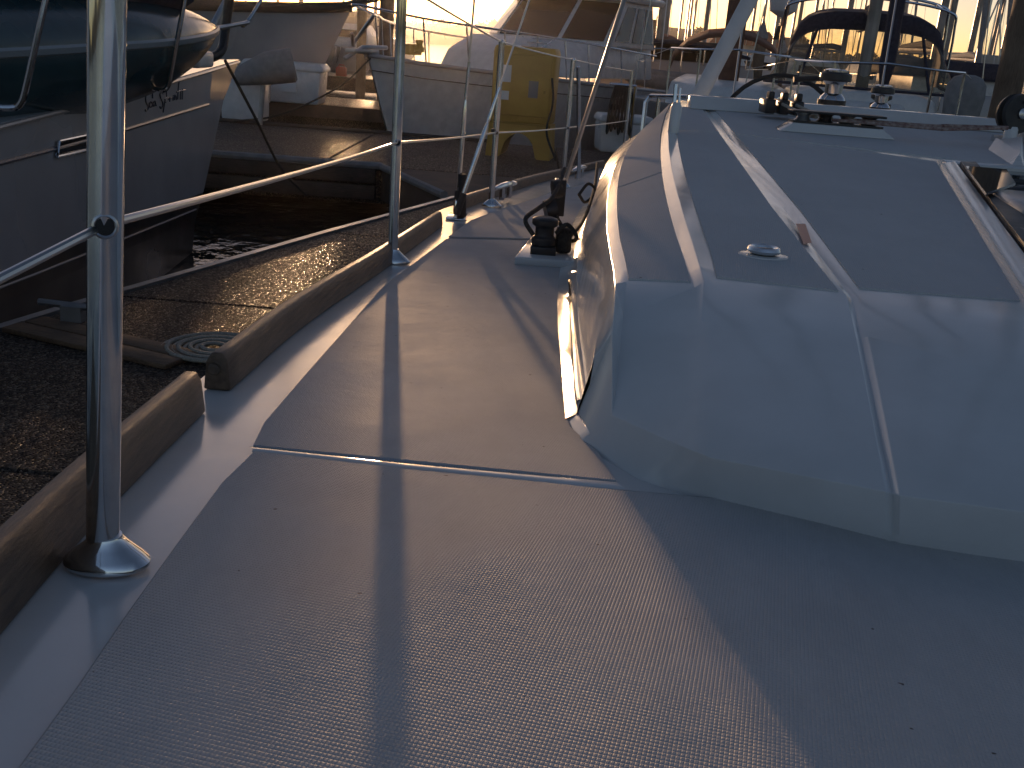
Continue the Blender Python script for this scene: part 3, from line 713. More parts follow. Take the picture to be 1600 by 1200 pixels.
m = MB(); er = [Vector((elx(y) - .02, y, DZ - .01)) for y in (-1.5, 0, 2, 4, 6, 7.8)]
m.rings([[p + Vector((-.03, 0, -.2)), p + Vector((-.03, 0, .02)), p + Vector((.02, 0, .022)), p + Vector((.02, 0, -.2))] for p in er]); m.build('edge_rail', 'aluminium', fd)
# timber inset boards across the finger
g0, g1 = lv(70, 497, DZ + .012), lv(318, 552, DZ + .012)
ax = (g1 - g0).normalized(); sd_ = Vector((-ax.y, ax.x, 0))
for k in range(2):
    m = MB(); c0 = (g0 + g1) / 2 + sd_ * (-.05 - k * .105); L = (g1 - g0).length
    m.box(c0, (L, .095, .02), rz=math.atan2(ax.y, ax.x)); m.build('board', 'timber', fd, bevel=.004)
m = MB(); cc = lv(115, 497, DZ + .03); m.tube([cc + Vector((-.14, .02, .05)), cc + Vector((.14, -.02, .05))], [.014, .014], 8); m.box(cc + Vector((0, 0, .02)), (.08, .05, .06)); 
tag(m.build('dock_cleat', 'aluminium'), 'low metal mooring cleat on the dock edge behind the nearest stanchion', 'cleat')
# coiled rope
c = lv(336, 545, DZ + .012); m = MB(); P = []
for k in range(170):
    a = k * .28; r = .035 + .0022 * k * .42; P.append(c + Vector((cos(a) * r, sin(a) * r, .006 + .004 * sin(a * .5))))
m.tube(P, .0085, 7); tag(m.build('coiled_rope', 'rope_pale'), 'flat spiral of pale mooring rope on the speckled dock', 'rope')
m = MB(); q = lv(318, 612, DZ + .01)

pier = thing('main_pier', 'wide speckled walkway pier crossing behind the finger dock with the yellow cabinet on it', 'dock', (0, 10.5, 0))
fy = lambda x: 9.3 + .03 * (x + 2.7)
xs = [-9, -6.6, -4.2, -1.9, .3, 2.6, 5.0, 7.4, 9.8]
for a, b in zip(xs, xs[1:]):
    slab([(a + .005, fy(a)), (b - .005, fy(b)), (b - .005, fy(b) + 3.1), (a + .005, fy(a) + 3.1)], name='dock_panel', parent=pier)
for k, dz in enumerate((-.02, -.17)):
    m = MB(); m.rings([[Vector((x, fy(x) - .03, DZ + dz - .13)), Vector((x, fy(x) - .10, DZ + dz - .13)), Vector((x, fy(x) - .10, DZ + dz)), Vector((x, fy(x) - .03, DZ + dz))] for x in (-9, -1.4)]); m.build('waler', 'timber_dark', pier, bevel=.006)
# corner gusset
g_a, g_b, g_c = lv(592, 268, DZ), lv(672, 304, DZ), lv(690, 255, DZ)
m = MB(); m.prism([Vector((-1.35, 9.3, DZ - .3)), Vector((-.62, 7.8, DZ - .3)), Vector((1.5, 7.8, DZ - .3)), Vector((1.5, 9.32, DZ - .3))], (0, 0, .3)); m.build('gusset_plate', 'timber_dark', pier, smooth=False)
m = MB(); m.tube([Vector((-9, fy(-9) - .06, DZ + .01)), Vector((-1.36, 9.28, DZ + .01)), Vector((-.64, 7.8, DZ + .01))], .035, 8); m.build('rub_strip', 'canvas_grey', pier)
m = MB(); m.tube([Vector((-9, 12.5, DZ + .01)), Vector((-.3, 12.45, DZ + .01))], .03, 8); m.build('rub_strip', 'timber_dark', pier)

far1 = thing('far_finger_dock', 'narrow far dock finger lit gold by the low sun left of the big cruiser', 'dock', (-4, 18, 0))
for a, b in ((-9, -6.5), (-6.5, -4), (-4, -1.9)):
    slab([(a, 16.6), (b - .01, 16.6), (b - .01, 18.6), (a, 18.6)], name='dock_panel', parent=far1)
m = MB(); m.box((-5.4, 16.5, DZ - .1), (7, .08, .2)); m.build('waler', 'timber_dark', far1)
far2 = thing('distant_dock', 'long distant dock beyond the water with red cans on its edge', 'dock', (-6, 30, 0))
for a, b in ((-16, -11), (-11, -6), (-6, -1.5)):
    slab([(a, 27), (b - .01, 27), (b - .01, 29), (a, 29)], name='dock_panel', parent=far2)
side = thing('side_dock', 'dock walkway reaching away beyond the right side of the pier', 'dock', (9, 20, 0))
for k in range(6): slab([(8.2, 12.6 + k * 5), (10.4, 12.6 + k * 5), (10.4, 17.55 + k * 5), (8.2, 17.55 + k * 5)], name='dock_panel', parent=side)

# dock boxes, pedestal, roll
def dock_box(px, py, w, d, h, label, name='dock_box', base=DZ, rz=0, Y=None):
    c = lv(px, py, base) if Y is None else at(px, py, Y); c.z = base
    t = thing(name, label, 'dock box', c)
    R = Matrix.Rotation(rz, 3, 'Z')
    m = MB(); rr = []
    for z_, s in ((0, .92), (.05, .96), (h * .8, 1.0)): rr.append([c + R @ Vector((x * w / 2 * s, d / 2 + y * d / 2 * s, z_)) for x, y in ((-1, -1), (1, -1), (1, 1), (-1, 1))])
    m.rings(rr); m.build('box_body', 'painted_white', t, bevel=.015)
    m = MB(); rr = []
    for z_, s in ((h * .80, 1.07), (h * .88, 1.07), (h, .98)): rr.append([c + R @ Vector((x * w / 2 * s, d / 2 + y * d / 2 * s, z_)) for x, y in ((-1, -1), (1, -1), (1, 1), (-1, 1))])
    m.rings(rr); lid = m.build('box_lid', 'painted_white', t, bevel=.015)
    m = MB(); m.box(c + R @ Vector((0, -.012, h * .77)), (.09, .025, .09), M=R); m.build('hasp', 'wire', lid)
    return t, c, R
bx, bc, bR = dock_box(440, 160, 1.22, .6, .62, 'large white dock box left of the cruiser with a dark label on its front')
m = MB(); m.box(bc + bR @ Vector((.12, .03 - .045, .36)), (.16, .02, .07), M=bR); m.build('nameplate', 'timber_dark', bx)
m = MB(); m.box(bc + bR @ Vector((.12, .03 - .05, .24)), (.24, .02, .14), M=bR); m.build('label_panel', 'paper', bx)
pb, pc, pR = dock_box(376, 190, .5, .45, .64, 'white pedestal box on the pier just beyond the white bow at left', 'pedestal_box')
gc = at(432, 108, pc.y - .3); m = MB(); m.tube([gc + Vector((-.45, -.12, -.12)), gc + Vector((-.1, -.02, 0)), gc + Vector((.18, .04, .06)), gc + Vector((.2, .045, .065))], [.10, .19, .2, .17], 22)
t = m.build('covered_outboard', 'canvas_grey'); tag(t, 'grey cloth covered outboard motor lying tilted in front of the white boxes', 'outboard motor')
m = MB(); m.tube([gc + Vector((-.15, 0, -.05)), gc + Vector((-.2, 0, DZ - gc.z + .01))], .03, 8); m.build('stand', 'aluminium', t)
WL[t] = Vector((0, 0, 0))
c = lv(415, 140, DZ); c.y = 12.9
m = MB(); m.rings([[Vector((bc.x - .30 + x * .2 * s, bc.y - .35 + y * .14 * s, DZ + h)) for x, y in ((-1, -1), (1, -1), (1, 1), (-1, 1))] for h, s in ((0, .9), (.26, 1), (.28, 1.08), (.32, 1.0))]); tag(m.build('storage_tub', 'painted_white', bevel=.015), 'small white plastic tub standing in front of the large white dock box', 'tub')
dock_box(975, 240, .62, .5, .44, 'small white dock box on the pier between the yellow cabinet and the cabin top', rz=.1)
# grey towel-like cover hung over the small box
hc = at(970, 166, 12.3)
t = thing('draped_rope_bundle', 'dark bundle of coiled lines hanging from a rail above the small white dock box', 'rope bundle', hc)
for k in range(7):
    x = (k - 3) * .028; m = MB(); m.tube(smoothpts([hc + Vector((x, 0, .22)), hc + Vector((x * 1.3 - .02, -.03, 0)), hc + Vector((x * 1.6, -.02, -.32 + .03 * (k % 3))), hc + Vector((x * 1.4 + .03, .02, 0)), hc + Vector((x + .01, .02, .22))], 20), .016, 6); m.build('rope', 'rope_dark', t)
m = MB(); m.tube([hc + Vector((-.16, 0, .24)), hc + Vector((.16, 0, .24))], .02, 8); m.tube([hc + Vector((.15, 0, .24)), Vector((hc.x + .15, hc.y, DZ))], .02, 8); m.build('rail', 'steel', t)

# yellow electrical cabinet
yb = lv(808, 247, DZ); yt = thing('power_cabinet', 'yellow fibreglass shore power cabinet with arched base on the pier', 'electrical cabinet', yb)
R = Matrix.Rotation(-.12, 3, 'Z'); W, Dp, H = .66, .5, 1.14
def yp(x, y, z_): return yb + R @ Vector((x, y, z_))
m = MB(); rr = []
for z_, s in ((.36, .98), (H * .6, .99), (H - .06, 1.0), (H, .96)): rr.append([yp(x * W / 2 * s, Dp / 2 + y * Dp / 2 * s, z_) for x, y in ((-1, -1), (1, -1), (1, 1), (-1, 1))])
m.rings(rr); body = m.build('cabinet_body', 'yellow_grp', yt, bevel=.025)
arch = [(-W / 2 - .02, 0), (-W / 2 + .12, 0)] + [(-W / 2 + .14 + (W - .28) * (k / 10), .24 * math.sin(pi * k / 10) ** .5 + .02) for k in range(11)] + [(W / 2 - .12, 0), (W / 2 + .02, 0), (W / 2 - .0, .355), (-W / 2 + .0, .355)]
m = MB(); m.prism([yp(x, .0, z_) for x, z_ in arch], R @ Vector((0, Dp, 0))); m.build('arched_base', 'yellow_grp', yt, smooth=False)
m = MB(); m.box(yp(.02, -.012, .75), (W * .84, .022, .62), M=R); door = m.build('cabinet_door', 'yellow_grp', yt, bevel=.012)
for (x, zz, w, h, mt, nm) in ((-.18, .86, .11, .17, 'paper', 'notice_sheet'), (-.19, .64, .11, .09, 'paper', 'notice_sheet'), (.12, .72, .10, .17, 'meter_grey', 'meter_window')):
    m = MB(); m.box(yp(x, -.027, zz), (w, .008, h), M=R); pp = m.build(nm, mt, door, smooth=False)
m = MB(); m.box(yp(.24, -.03, .7), (.02, .03, .03), M=R); m.build('door_lock', 'yellow_dark', door)
m = MB(); m.box(yp(0, -.008, .36), (W * .98, .02, .02), M=R); m.build('base_joint', 'yellow_dark', yt)
rope([yp(W / 2 - .02, -.03, .85), yp(W / 2 + .01, -.05, .6), yp(W / 2 - .03, -.05, .3), yp(W / 2 + .1, -.1, .02)], .012, 'rope_dark', yt, 'power_cable')

# red cans on distant dock
for px, lb in ((493, 'left of the two small red fuel cans on the distant dock edge'), (534, 'right of the two small red fuel cans, nearer the cruiser bow')):
    c = at(px, 84, 27.4); c.z = DZ; m = MB(); m.rings([[c + Vector((x * .13 * s, y * .1 * s, h)) for x, y in ((-1, -1), (1, -1), (1, 1), (-1, 1))] for h, s in ((0, 1), (.2, 1), (.24, .7))]); m.tube([c + Vector((-.08, 0, .23)), c + Vector((-.06, 0, .28)), c + Vector((.06, 0, .28)), c + Vector((.08, 0, .23))], .018, 6)
    tag(m.build('fuel_can', 'red_plastic', bevel=.02), lb, 'fuel can')

# pilings
def piling(px, py_top, Y, r, label, capped=True, top=None, mt='piling_wood'):
    c = at(px, 100, Y); zt = at(px, py_top, Y).z if top is None else top
    t = thing('piling', label, 'piling', (c.x, Y, 0), 'dock pilings')
    m = MB(); m.lathe(Vector((c.x, Y, -1)), [(r * 1.06, 0), (r, 1 + zt * .5), (r * .97, 1 + zt)], 16); m.build('post', mt, t)
    if capped: m = MB(); m.lathe(Vector((c.x, Y, zt - .02)), [(r * 1.08, 0), (r * 1.08, .05), (r * .5, r * 1.8), (.01, r * 3)], 16); m.build('piling_cap', 'canvas_grey' if r > .1 else 'timber_dark', t)
    return t
piling(1590, 0, 9.6, .15, 'tall weathered timber piling at the right edge of view beside the mast foot', False, 4.2)
piling(1184, 58, 24, .135, 'dark pointed piling standing just right of the big white strut')
piling(959, 60, 38, .16, 'distant piling with a pointed cap right of the cruiser cabin')
piling(1219, 82, 32, .15, 'short pointed piling left of the clear dodger window')
piling(602, 0, 24, .165, 'tall timber piling behind the cruiser bow, directly beneath the low sun', False, 4.2)
piling(564, 0, 26, .12, 'tall slim piling rising behind the pointed bow of the cruiser', False, 4.0)
piling(1012, 30, 46, .18, 'distant tall piling between the bare masts near the cruiser', False)

# ================================================================== LEFT BOAT
lbx = lambda y: -2.14 - .078 * (y - 3.7)
def sd_hit(px, py):
    d = ray(px, py); # X = lbx(Y)
    t = (-2.14 + .078 * 3.7) / (d.x + .078); return Vector((d.x * t, t, EYE.z + d.z * t))
left = thing('moored_motor_yacht', 'white hulled boat with dark stripe and script name moored at left', 'boat', (-3.2, 5, 0))
bow_top = sd_hit(374, 93); bow_wl = sd_hit(303, 405)
axis = Vector((-.33, -1, 0)).normalized()
def mirror(p):
    b0 = Vector((bow_top.x, bow_top.y, 0)); q = Vector((p.x, p.y, 0)) - b0; along = axis * q.dot(axis); perp = q - along
    r = b0 + along - perp; return Vector((r.x, r.y, p.z))
def stem_at(f): return bow_top.lerp(bow_wl, f)
def srow(pts): return [sd_hit(*p) for p in pts]
sheer = srow([(374, 93), (330, 106), (190, 146), (60, 178), (-120, 222), (-400, 300)])
strp = srow([(349, 158), (325, 163), (190, 204), (60, 239), (-120, 285), (-400, 372)])
chin = srow([(318, 300), (290, 312), (190, 353), (60, 408), (-120, 470), (-400, 610)])
boot = srow([(305, 345), (280, 352), (190, 393), (60, 448), (-120, 520), (-400, 670)])
def wl(p, dz): return Vector((p.x + .0, p.y, dz))
water_r = [wl(p + Vector((-.04, 0, 0)), -.1) for p in boot]
stem_pts = [sheer[0], strp[0], chin[0], boot[0], wl(boot[0] + Vector((0, -.06, 0)), -.1)]
def hull_part(r0, r1, name, mt, n=1):
    m = MB(); m.grid([r0, r1]); m.grid([[mirror(p) for p in r0], [mirror(p) for p in r1]]); return m.build(name, mt, left, weld=True, flat_angle=60)
hull_part(sheer, strp, 'hull', 'hull_side'); hull_part(strp, chin, 'hull', 'hull_side')
hull_part(chin, boot, 'boot_stripe', 'boot_black'); hull_part(boot, water_r, 'antifouling', 'boot_black')
m = MB(); m.grid([sheer, [mirror(p) for p in sheer]]); m.build('foredeck', 'gelcoat', left)
o_ = Vector((.012, -.004, 0))
m = MB(); m.tube([p + o_ for p in srow([(372, 97), (330, 110), (190, 150), (60, 182), (-120, 228), (-400, 308)])], .012, 8); m.build('rub_rail', 'hull_cream', left)
m = MB(); m.tube([p + o_ * .2 for p in srow([(325, 163), (190, 204), (60, 239), (-120, 285), (-400, 372)])], .011, 6); m.build('hull_stripe', 'stripe_navy', left)
m = MB(); m.tube([p + o_ * .2 for p in srow([(306, 327), (190, 374), (60, 426), (-120, 495), (-400, 640)])], .006, 6); m.build('boot_line', 'stripe_grey', left)
pw = [sd_hit(*p) + o_ * 1.2 for p in ((88, 220), (140, 209), (140, 233), (85, 244))]
m = MB(); m.tube([p for p in pw] + [pw[0]], .008, 8); wf = m.build('hull_window', 'steel', left)
m = MB(); m.add([p - o_ * .4 for p in pw], [(0, 1, 2, 3)]); m.build('pane', 'dark_window', wf, smooth=False)
# painted script name, strokes lying on the topside
def stroke(pts, r):
    P = smoothpts([sd_hit(200 + x / 11.43, 110 + y / 11.43) + o_ * .25 for x, y in pts], 16); return P, r
sm = MB()
for pts in ([(430, 500), (425, 400), (390, 340), (330, 400), (305, 500), (320, 590), (355, 640), (345, 700), (315, 730), (300, 700)],
            [(400, 560), (370, 610), (395, 660), (440, 610), (410, 570)], [(470, 550), (440, 590), (455, 640), (480, 600), (478, 550), (495, 630)],
            [(620, 420), (585, 390), (562, 430), (580, 500), (605, 560), (615, 620), (585, 680), (562, 650)],
            [(660, 510), (640, 620), (620, 745)], [(650, 520), (700, 490), (715, 530), (665, 570)],
            [(735, 560), (740, 490), (760, 490), (775, 500)], [(795, 540), (800, 480)], [(822, 530), (830, 440), (850, 470), (855, 530)],
            [(800, 455), (803, 450)], [(880, 520), (890, 330), (905, 190)], [(925, 520), (935, 350)], [(860, 385), (940, 360), (1020, 350)], [(960, 520), (968, 330)], [(675, 300), (682, 470)]):
    P, r = stroke(pts, .004); sm.tube(P, .0045, 5)
nm = sm.build('painted_name', 'stripe_navy', left); nm['kind'] = 'stuff'
# rail tubes with bent feet
def ltube(pts, Yb, r, name='rail_stanchion', mt='steel'):
    m = MB(); m.tube(smoothpts([at(x, y, Y) for x, y, Y in pts], 24), r, 10); return m.build(name, mt, left)
ltube([(300, -60, 5.5), (280, 45, 5.5), (268, 110, 5.5), (262, 135, 5.5), (250, 141, 5.5), (215, 128, 5.6)], 0, .0125)
ltube([(85, -60, 3.9), (62, 40, 3.9), (42, 130, 3.9), (32, 162, 3.9), (15, 169, 3.9), (-30, 165, 3.9)], 0, .0125)
ltube([(420, -20, 7.4), (385, 36, 7.2), (375, 38, 7.1)], 0, .012, 'bow_rail'); ltube([(334, 45, 6.7), (388, 35, 7.2)], 0, .014, 'boat_hook', 'aluminium')
ltube([(374, -60, 7.2), (360, -10, 7.2), (352, 45, 7.2), (347, 76, 7.1), (335, 88, 7.0), (318, 91, 6.9)], 0, .032, 'anchor', 'black_plastic')
m = MB(); m.box(at(302, 92, 6.7), (.18, .3, .10)); m.build('anchor_locker', 'painted_white', left, bevel=.02)
m = MB(); m.box(at(282, 101, 6.4), (.06, .12, .03)); m.build('deck_cleat', 'black_plastic', left, bevel=.01)
ltube([(370, -30, 7.6), (345, 15, 7.5), (332, 40, 7.4)], 0, .02, 'bow_roller_arm', 'aluminium')
# tender stowed on the foredeck
e0 = at(338, 43, 6.75); e1 = at(-160, 30, 4.2); t = thing('stowed_tender', 'dark teal upturned tender with pale band lying on the left boat', 'dinghy', e0)
ax = (e1 - e0); L = ax.length; ax.normalize(); sd2 = ax.cross(z).normalized()
rings, band = [], []
for k in range(21):
    f = k / 20; w = .40 * (1 - (1 - min(1, f / .6)) ** 1.9) ** .9 + .004; c = e0 + ax * L * f + z * (.0 - .10 * f ** .7)
    ring = []
    for a in range(24):
        an = 2 * pi * a / 24; rad_u = w * (.62 if sin(an) > 0 else .92); ring.append(c + sd2 * cos(an) * w + z * sin(an) * rad_u)
    rings.append(ring); band.append(c + (-sd2 if sd2.x < 0 else sd2) * (w + .003) - z * (.0))
m = MB(); m.rings(rings); m.build('tender_hull', 'dinghy_teal', t)
m = MB(); bb = [[p + z * .018, p + z * .006 + Vector((.012, 0, 0)), p - z * .018 + Vector((.008, 0, 0)), p - z * .024] for p in band]; m.rings(bb); m.build('rubbing_band', 'dinghy_band', t)
cv = MB(); rg = []
for k in range(9):
    f = k / 8; c = e0 + ax * (.75 + (L - .75) * f) + z * (.22 - .02 * f); w = .30
    rg.append([c + sd2 * cos(2 * pi * a / 14) * w + z * (sin(2 * pi * a / 14) * .16) for a in range(14)])
cv.rings(rg); cv.build('tender_cover', 'canvas_navy', t)
# bow mooring line
rope([at(352, 95, 7.05), at(402, 190, 7.9), at(440, 265, 8.6), at(478, 305, 9.1)], .011, 'rope_dark', left, 'mooring_line')
# cabin of the left boat (outside the picture, upper left)
m = MB(); m.rings([[Vector((x, y, z_)) for x, y in ((-5.2 + s, 1.5), (-2.9 - s, 1.5), (-3.3 - s, 4.6 - s * 2), (-4.6 + s, 4.6 - s * 2))] for z_, s in ((1.2, 0), (1.9, .1), (2.0, .2))]); m.build('cabin', 'painted_white', left, bevel=.04)

# ================================================================== GENERIC HULLS
def hull_mesh(L, B, zb, zs, rake=.5, fl=.72, n=14, bow_full=2.0):
    S, Ml, Wl = [], [], []
    for k in range(n):
        t = k / (n - 1); hb = B * (1 - (1 - min(1, t / .55)) ** bow_full) * (1 - .12 * max(0, (t - .6) / .4)); zt = zb + (zs - zb) * t ** .7
        S.append((hb + .01, L * t, zt)); Ml.append((hb * (fl + .12) + .01, L * t + rake * .45 * (1 - t) , zt * .45)); Wl.append((hb * fl * .9 + .01, L * t + rake * (1 - t), -.15))
    return S, Ml, Wl
def sym(rowset):
    m = MB()
    for s in (1, -1): m.grid([[Vector((x * s, y, z_)) for x, y, z_ in r] for r in rowset])
    a = [r[-1] for r in rowset]; m.add([Vector(p) for p in a] + [Vector((-p[0], p[1], p[2])) for p in a[::-1]], [tuple(range(2 * len(a)))])
    return m
def deck_mesh(S, dz=-.02):
    m = MB(); m.grid([[Vector((x, y, z_ + dz)) for x, y, z_ in S], [Vector((0, y, z_ + dz + .05)) for x, y, z_ in S], [Vector((-x, y, z_ + dz)) for x, y, z_ in S]]); return m

# central motor cruiser
cz = thing('motor_cruiser', 'large white motor cruiser with brown windshield and bow rails beyond the pier', 'motor boat', (0, 0, 0))
S, Ml, Wl = hull_mesh(7.0, 1.6, 1.37, 1.02, rake=.75, fl=.74)
sym([S, Ml, Wl]).build('hull', 'painted_white', cz, weld=True, flat_angle=70)
deck_mesh(S).build('deck', 'gelcoat', cz)
for s_ in (1, -1):
    m = MB(); m.tube([Vector((x * s_ + .012 * s_, y - .01, z_ - .01)) for x, y, z_ in S], .028, 8); m.build('rub_rail', 'hull_side', cz)
    m = MB(); m.tube([Vector((.0 + (x * .97 + .012) * s_, y + .08, z_ - .2)) for x, y, z_ in S], .007, 6); m.build('hull_stripe', 'timber_dark', cz)
m = MB(); rr = []
for z_, xi, y0_, y1_ in ((1.2, 1.12, 2.3, 6.6), (1.50, 1.08, 2.5, 6.6), (1.74, 1.04, 3.1, 6.6)):
    rr.append([(-xi * .45, y0_, z_), (xi * .45, y0_, z_), (xi, y0_ + 1.3, z_), (xi, y1_, z_), (-xi, y1_, z_), (-xi, y0_ + 1.3, z_)])
m.rings([[Vector(p) for p in r] for r in rr]); m.build('trunk_cabin', 'painted_white', cz, bevel=.04)
m = MB(); rr = []
for z_, xi, y0_ in ((1.70, 1.16, 3.95), (2.42, 1.05, 4.75)):
    rr.append([Vector(p) for p in ((-xi * .5, y0_, z_), (xi * .5, y0_, z_), (xi, y0_ + .6, z_), (xi, 6.45, z_), (-xi, 6.45, z_), (-xi, y0_ + .6, z_))])
m.rings(rr); house = m.build('deckhouse', 'painted_white', cz, bevel=.02)
lo, hi = rr
def wpane(i, j, u0, u1, v0, v1, name='windshield_pane', mt='dark_window', parent=house, push=.012):
    def P(u, v): a = lo[i].lerp(lo[j], u); b = hi[i].lerp(hi[j], u); return a.lerp(b, v)
    q = [P(u0, v0), P(u1, v0), P(u1, v1), P(u0, v1)]; nrm = (q[1] - q[0]).cross(q[3] - q[0]).normalized()
    if nrm.dot((q[0] + q[2]) / 2 - Vector((0, 5.3, 2))) < 0: nrm = -nrm
    m = MB(); m.prism([p + nrm * .002 for p in q], nrm * push); return m.build(name, mt, parent, smooth=False)
wpane(0, 1, .03, .97, .1, .94); wpane(1, 2, .05, .9, .1, .94); wpane(5, 0, .1, .95, .1, .94)
for u0, u1 in ((.12, .40), (.48, .68), (.74, .94)):
    wpane(2, 3, u0, u1, .12, .9, 'side_window'); wpane(4, 5, 1 - u1, 1 - u0, .12, .9, 'side_window')
m = MB(); m.rings([[Vector(p) for p in ((-x * .5, y0_, z_), (x * .5, y0_, z_), (x, y0_ + .6, z_), (x, 6.7, z_), (-x, 6.7, z_), (-x, y0_ + .6, z_))] for z_, x, y0_ in ((2.42, 1.14, 4.6), (2.50, 1.18, 4.5), (2.54, 1.12, 4.6))]); m.build('house_roof', 'painted_white', cz, bevel=.02)
m = MB(); m.rings([[Vector(p) for p in ((-x * .6, y0_, z_), (x * .6, y0_, z_), (x, y0_ + .5, z_), (x, 6.4, z_), (-x, 6.4, z_), (-x, y0_ + .5, z_))] for z_, x, y0_ in ((2.54, .8, 5.4), (2.95, .85, 5.2))]); m.build('flybridge', 'painted_white', cz, bevel=.03)
for s_ in (1, -1):
    m = MB(); P = [Vector((x * s_ * .93, y + .12, z_ + .55)) for x, y, z_ in S[0:12]]; P[0] = Vector((.06 * s_, -.25, S[0][2] + .58)); m.tube(smoothpts(P, 44), .016, 8); m.build('bow_rail', 'steel', cz)
    for k in (1, 2, 3, 4, 5, 6, 8, 10):
        x, y, z_ = S[k]; m = MB(); m.tube([Vector((x * s_ * .95, y + .2, z_ - .02)), Vector((x * s_ * .93, y + .1, z_ + .55))], .012, 8); m.build('rail_post', 'steel', cz)
m = MB(); m.tube([Vector((-.06, -.25, S[0][2] + .58)), Vector((0, -.32, S[0][2] + .58)), Vector((.06, -.25, S[0][2] + .58))], .016, 8); m.build('bow_rail', 'steel', cz)
m = MB(); m.box((0, -.1, 1.40), (.16, .5, .05)); m.tube([Vector((0, -.45, 1.30)), Vector((0, -.1, 1.45)), Vector((0, .4, 1.46))], .03, 8); m.build('anchor_pulpit', 'wire', cz, bevel=.01)
m = MB(); m.box((0, .9, 1.46), (.22, .28, .14)); m.lathe((.16, .9, 1.43), [(.07, 0), (.07, .06), (.04, .1), (.06, .16)], 14); m.build('windlass', 'yellow_dark', cz, bevel=.02)
m = MB(); m.rings([[Vector((1.50 + .05 * 0, 4.3 + cos(a) * .11, .80 + sin(a) * .05)) + Vector((d_, 0, 0)) for a in [2 * pi * k / 16 for k in range(16)]] for d_ in (-.05, .06)]); ph = m.build('porthole', 'dark_window', cz)
m = MB()
for k in range(4):
    m.tube([Vector((.35, 2.75 + k * .16, 1.55 + k * .06)), Vector((.85, 2.85 + k * .16, 1.55 + k * .06))], .012, 6)
m.tube([Vector((.35, 2.7, 1.52)), Vector((.35, 3.3, 1.74))], .012, 6); m.tube([Vector((.85, 2.8, 1.52)), Vector((.85, 3.4, 1.74))], .012, 6); m.build('roof_ladder', 'steel', cz)
cz.location = (-2.2, 13.55, 0); cz.rotation_euler = (0, 0, -radians(30))
rope([Vector((-2.15, 13.5, 1.32)), Vector((-2.5, 13.2, .95)), Vector((-3.1, 12.7, .6)), Vector((-3.6, 12.35, .5))], .012, 'rope_dark', None, 'mooring_rope')
mr = bpy.data.objects['mooring_rope']; tag(mr, 'dark mooring rope sagging from the cruiser bow down to the pier', 'rope')

# white hull behind the boxes, bow to the right
lw = thing('white_sailboat', 'white hulled boat with brown covers behind the dock boxes, bow to the right', 'boat', (0, 0, 0))
S, Ml, Wl = hull_mesh(9, 1.5, 1.95, 1.5, rake=1.2, fl=.7)
sym([S, Ml, Wl]).build('hull', 'hull_side', lw, weld=True, flat_angle=70); deck_mesh(S).build('deck', 'gelcoat', lw)
for s_ in (1, -1):
    m = MB(); m.grid([[Vector((x * s_ + .01 * s_, y - .02, z_ + .13)) for x, y, z_ in S], [Vector((x * s_ + .02 * s_, y - .02, z_ - .03)) for x, y, z_ in S]]); so = m.build('bulwark', 'timber_dark', lw); sf = so.modifiers.new('thick', 'SOLIDIFY'); sf.thickness = .04
m = MB(); m.rings([[Vector((x, y, z_)) for x, y in ((-w, 2.5), (w, 2.5), (w * 1.3, 7), (-w * 1.3, 7))] for z_, w in ((1.6, .8), (2.15, .7), (2.2, .5))]); m.build('cabin_cover', 'canvas_brown', lw, bevel=.04)
m = MB(); m.tube([Vector((0, .3, 1.95)), Vector((0, -.7, 2.25))], .06, 8); m.build('bowsprit', 'timber_dark', lw)
m = MB(); m.tube([Vector((0, -.4, 1.9)), Vector((0, -.1, 1.5))], .035, 8); m.tube([Vector((-.18, -.1, 1.6)), Vector((0, -.05, 1.42)), Vector((.18, -.1, 1.6))], .03, 8); m.build('anchor', 'wire', lw)
m = MB(); m.tube([Vector((0, 4, 1.5)), Vector((0, 4, 13))], .07, 10); m.build('mast', 'aluminium', lw)
P = at(548, 22, 17.2); lw.location = (P.x, 17.2, 0); lw.rotation_euler = (0, 0, radians(78))

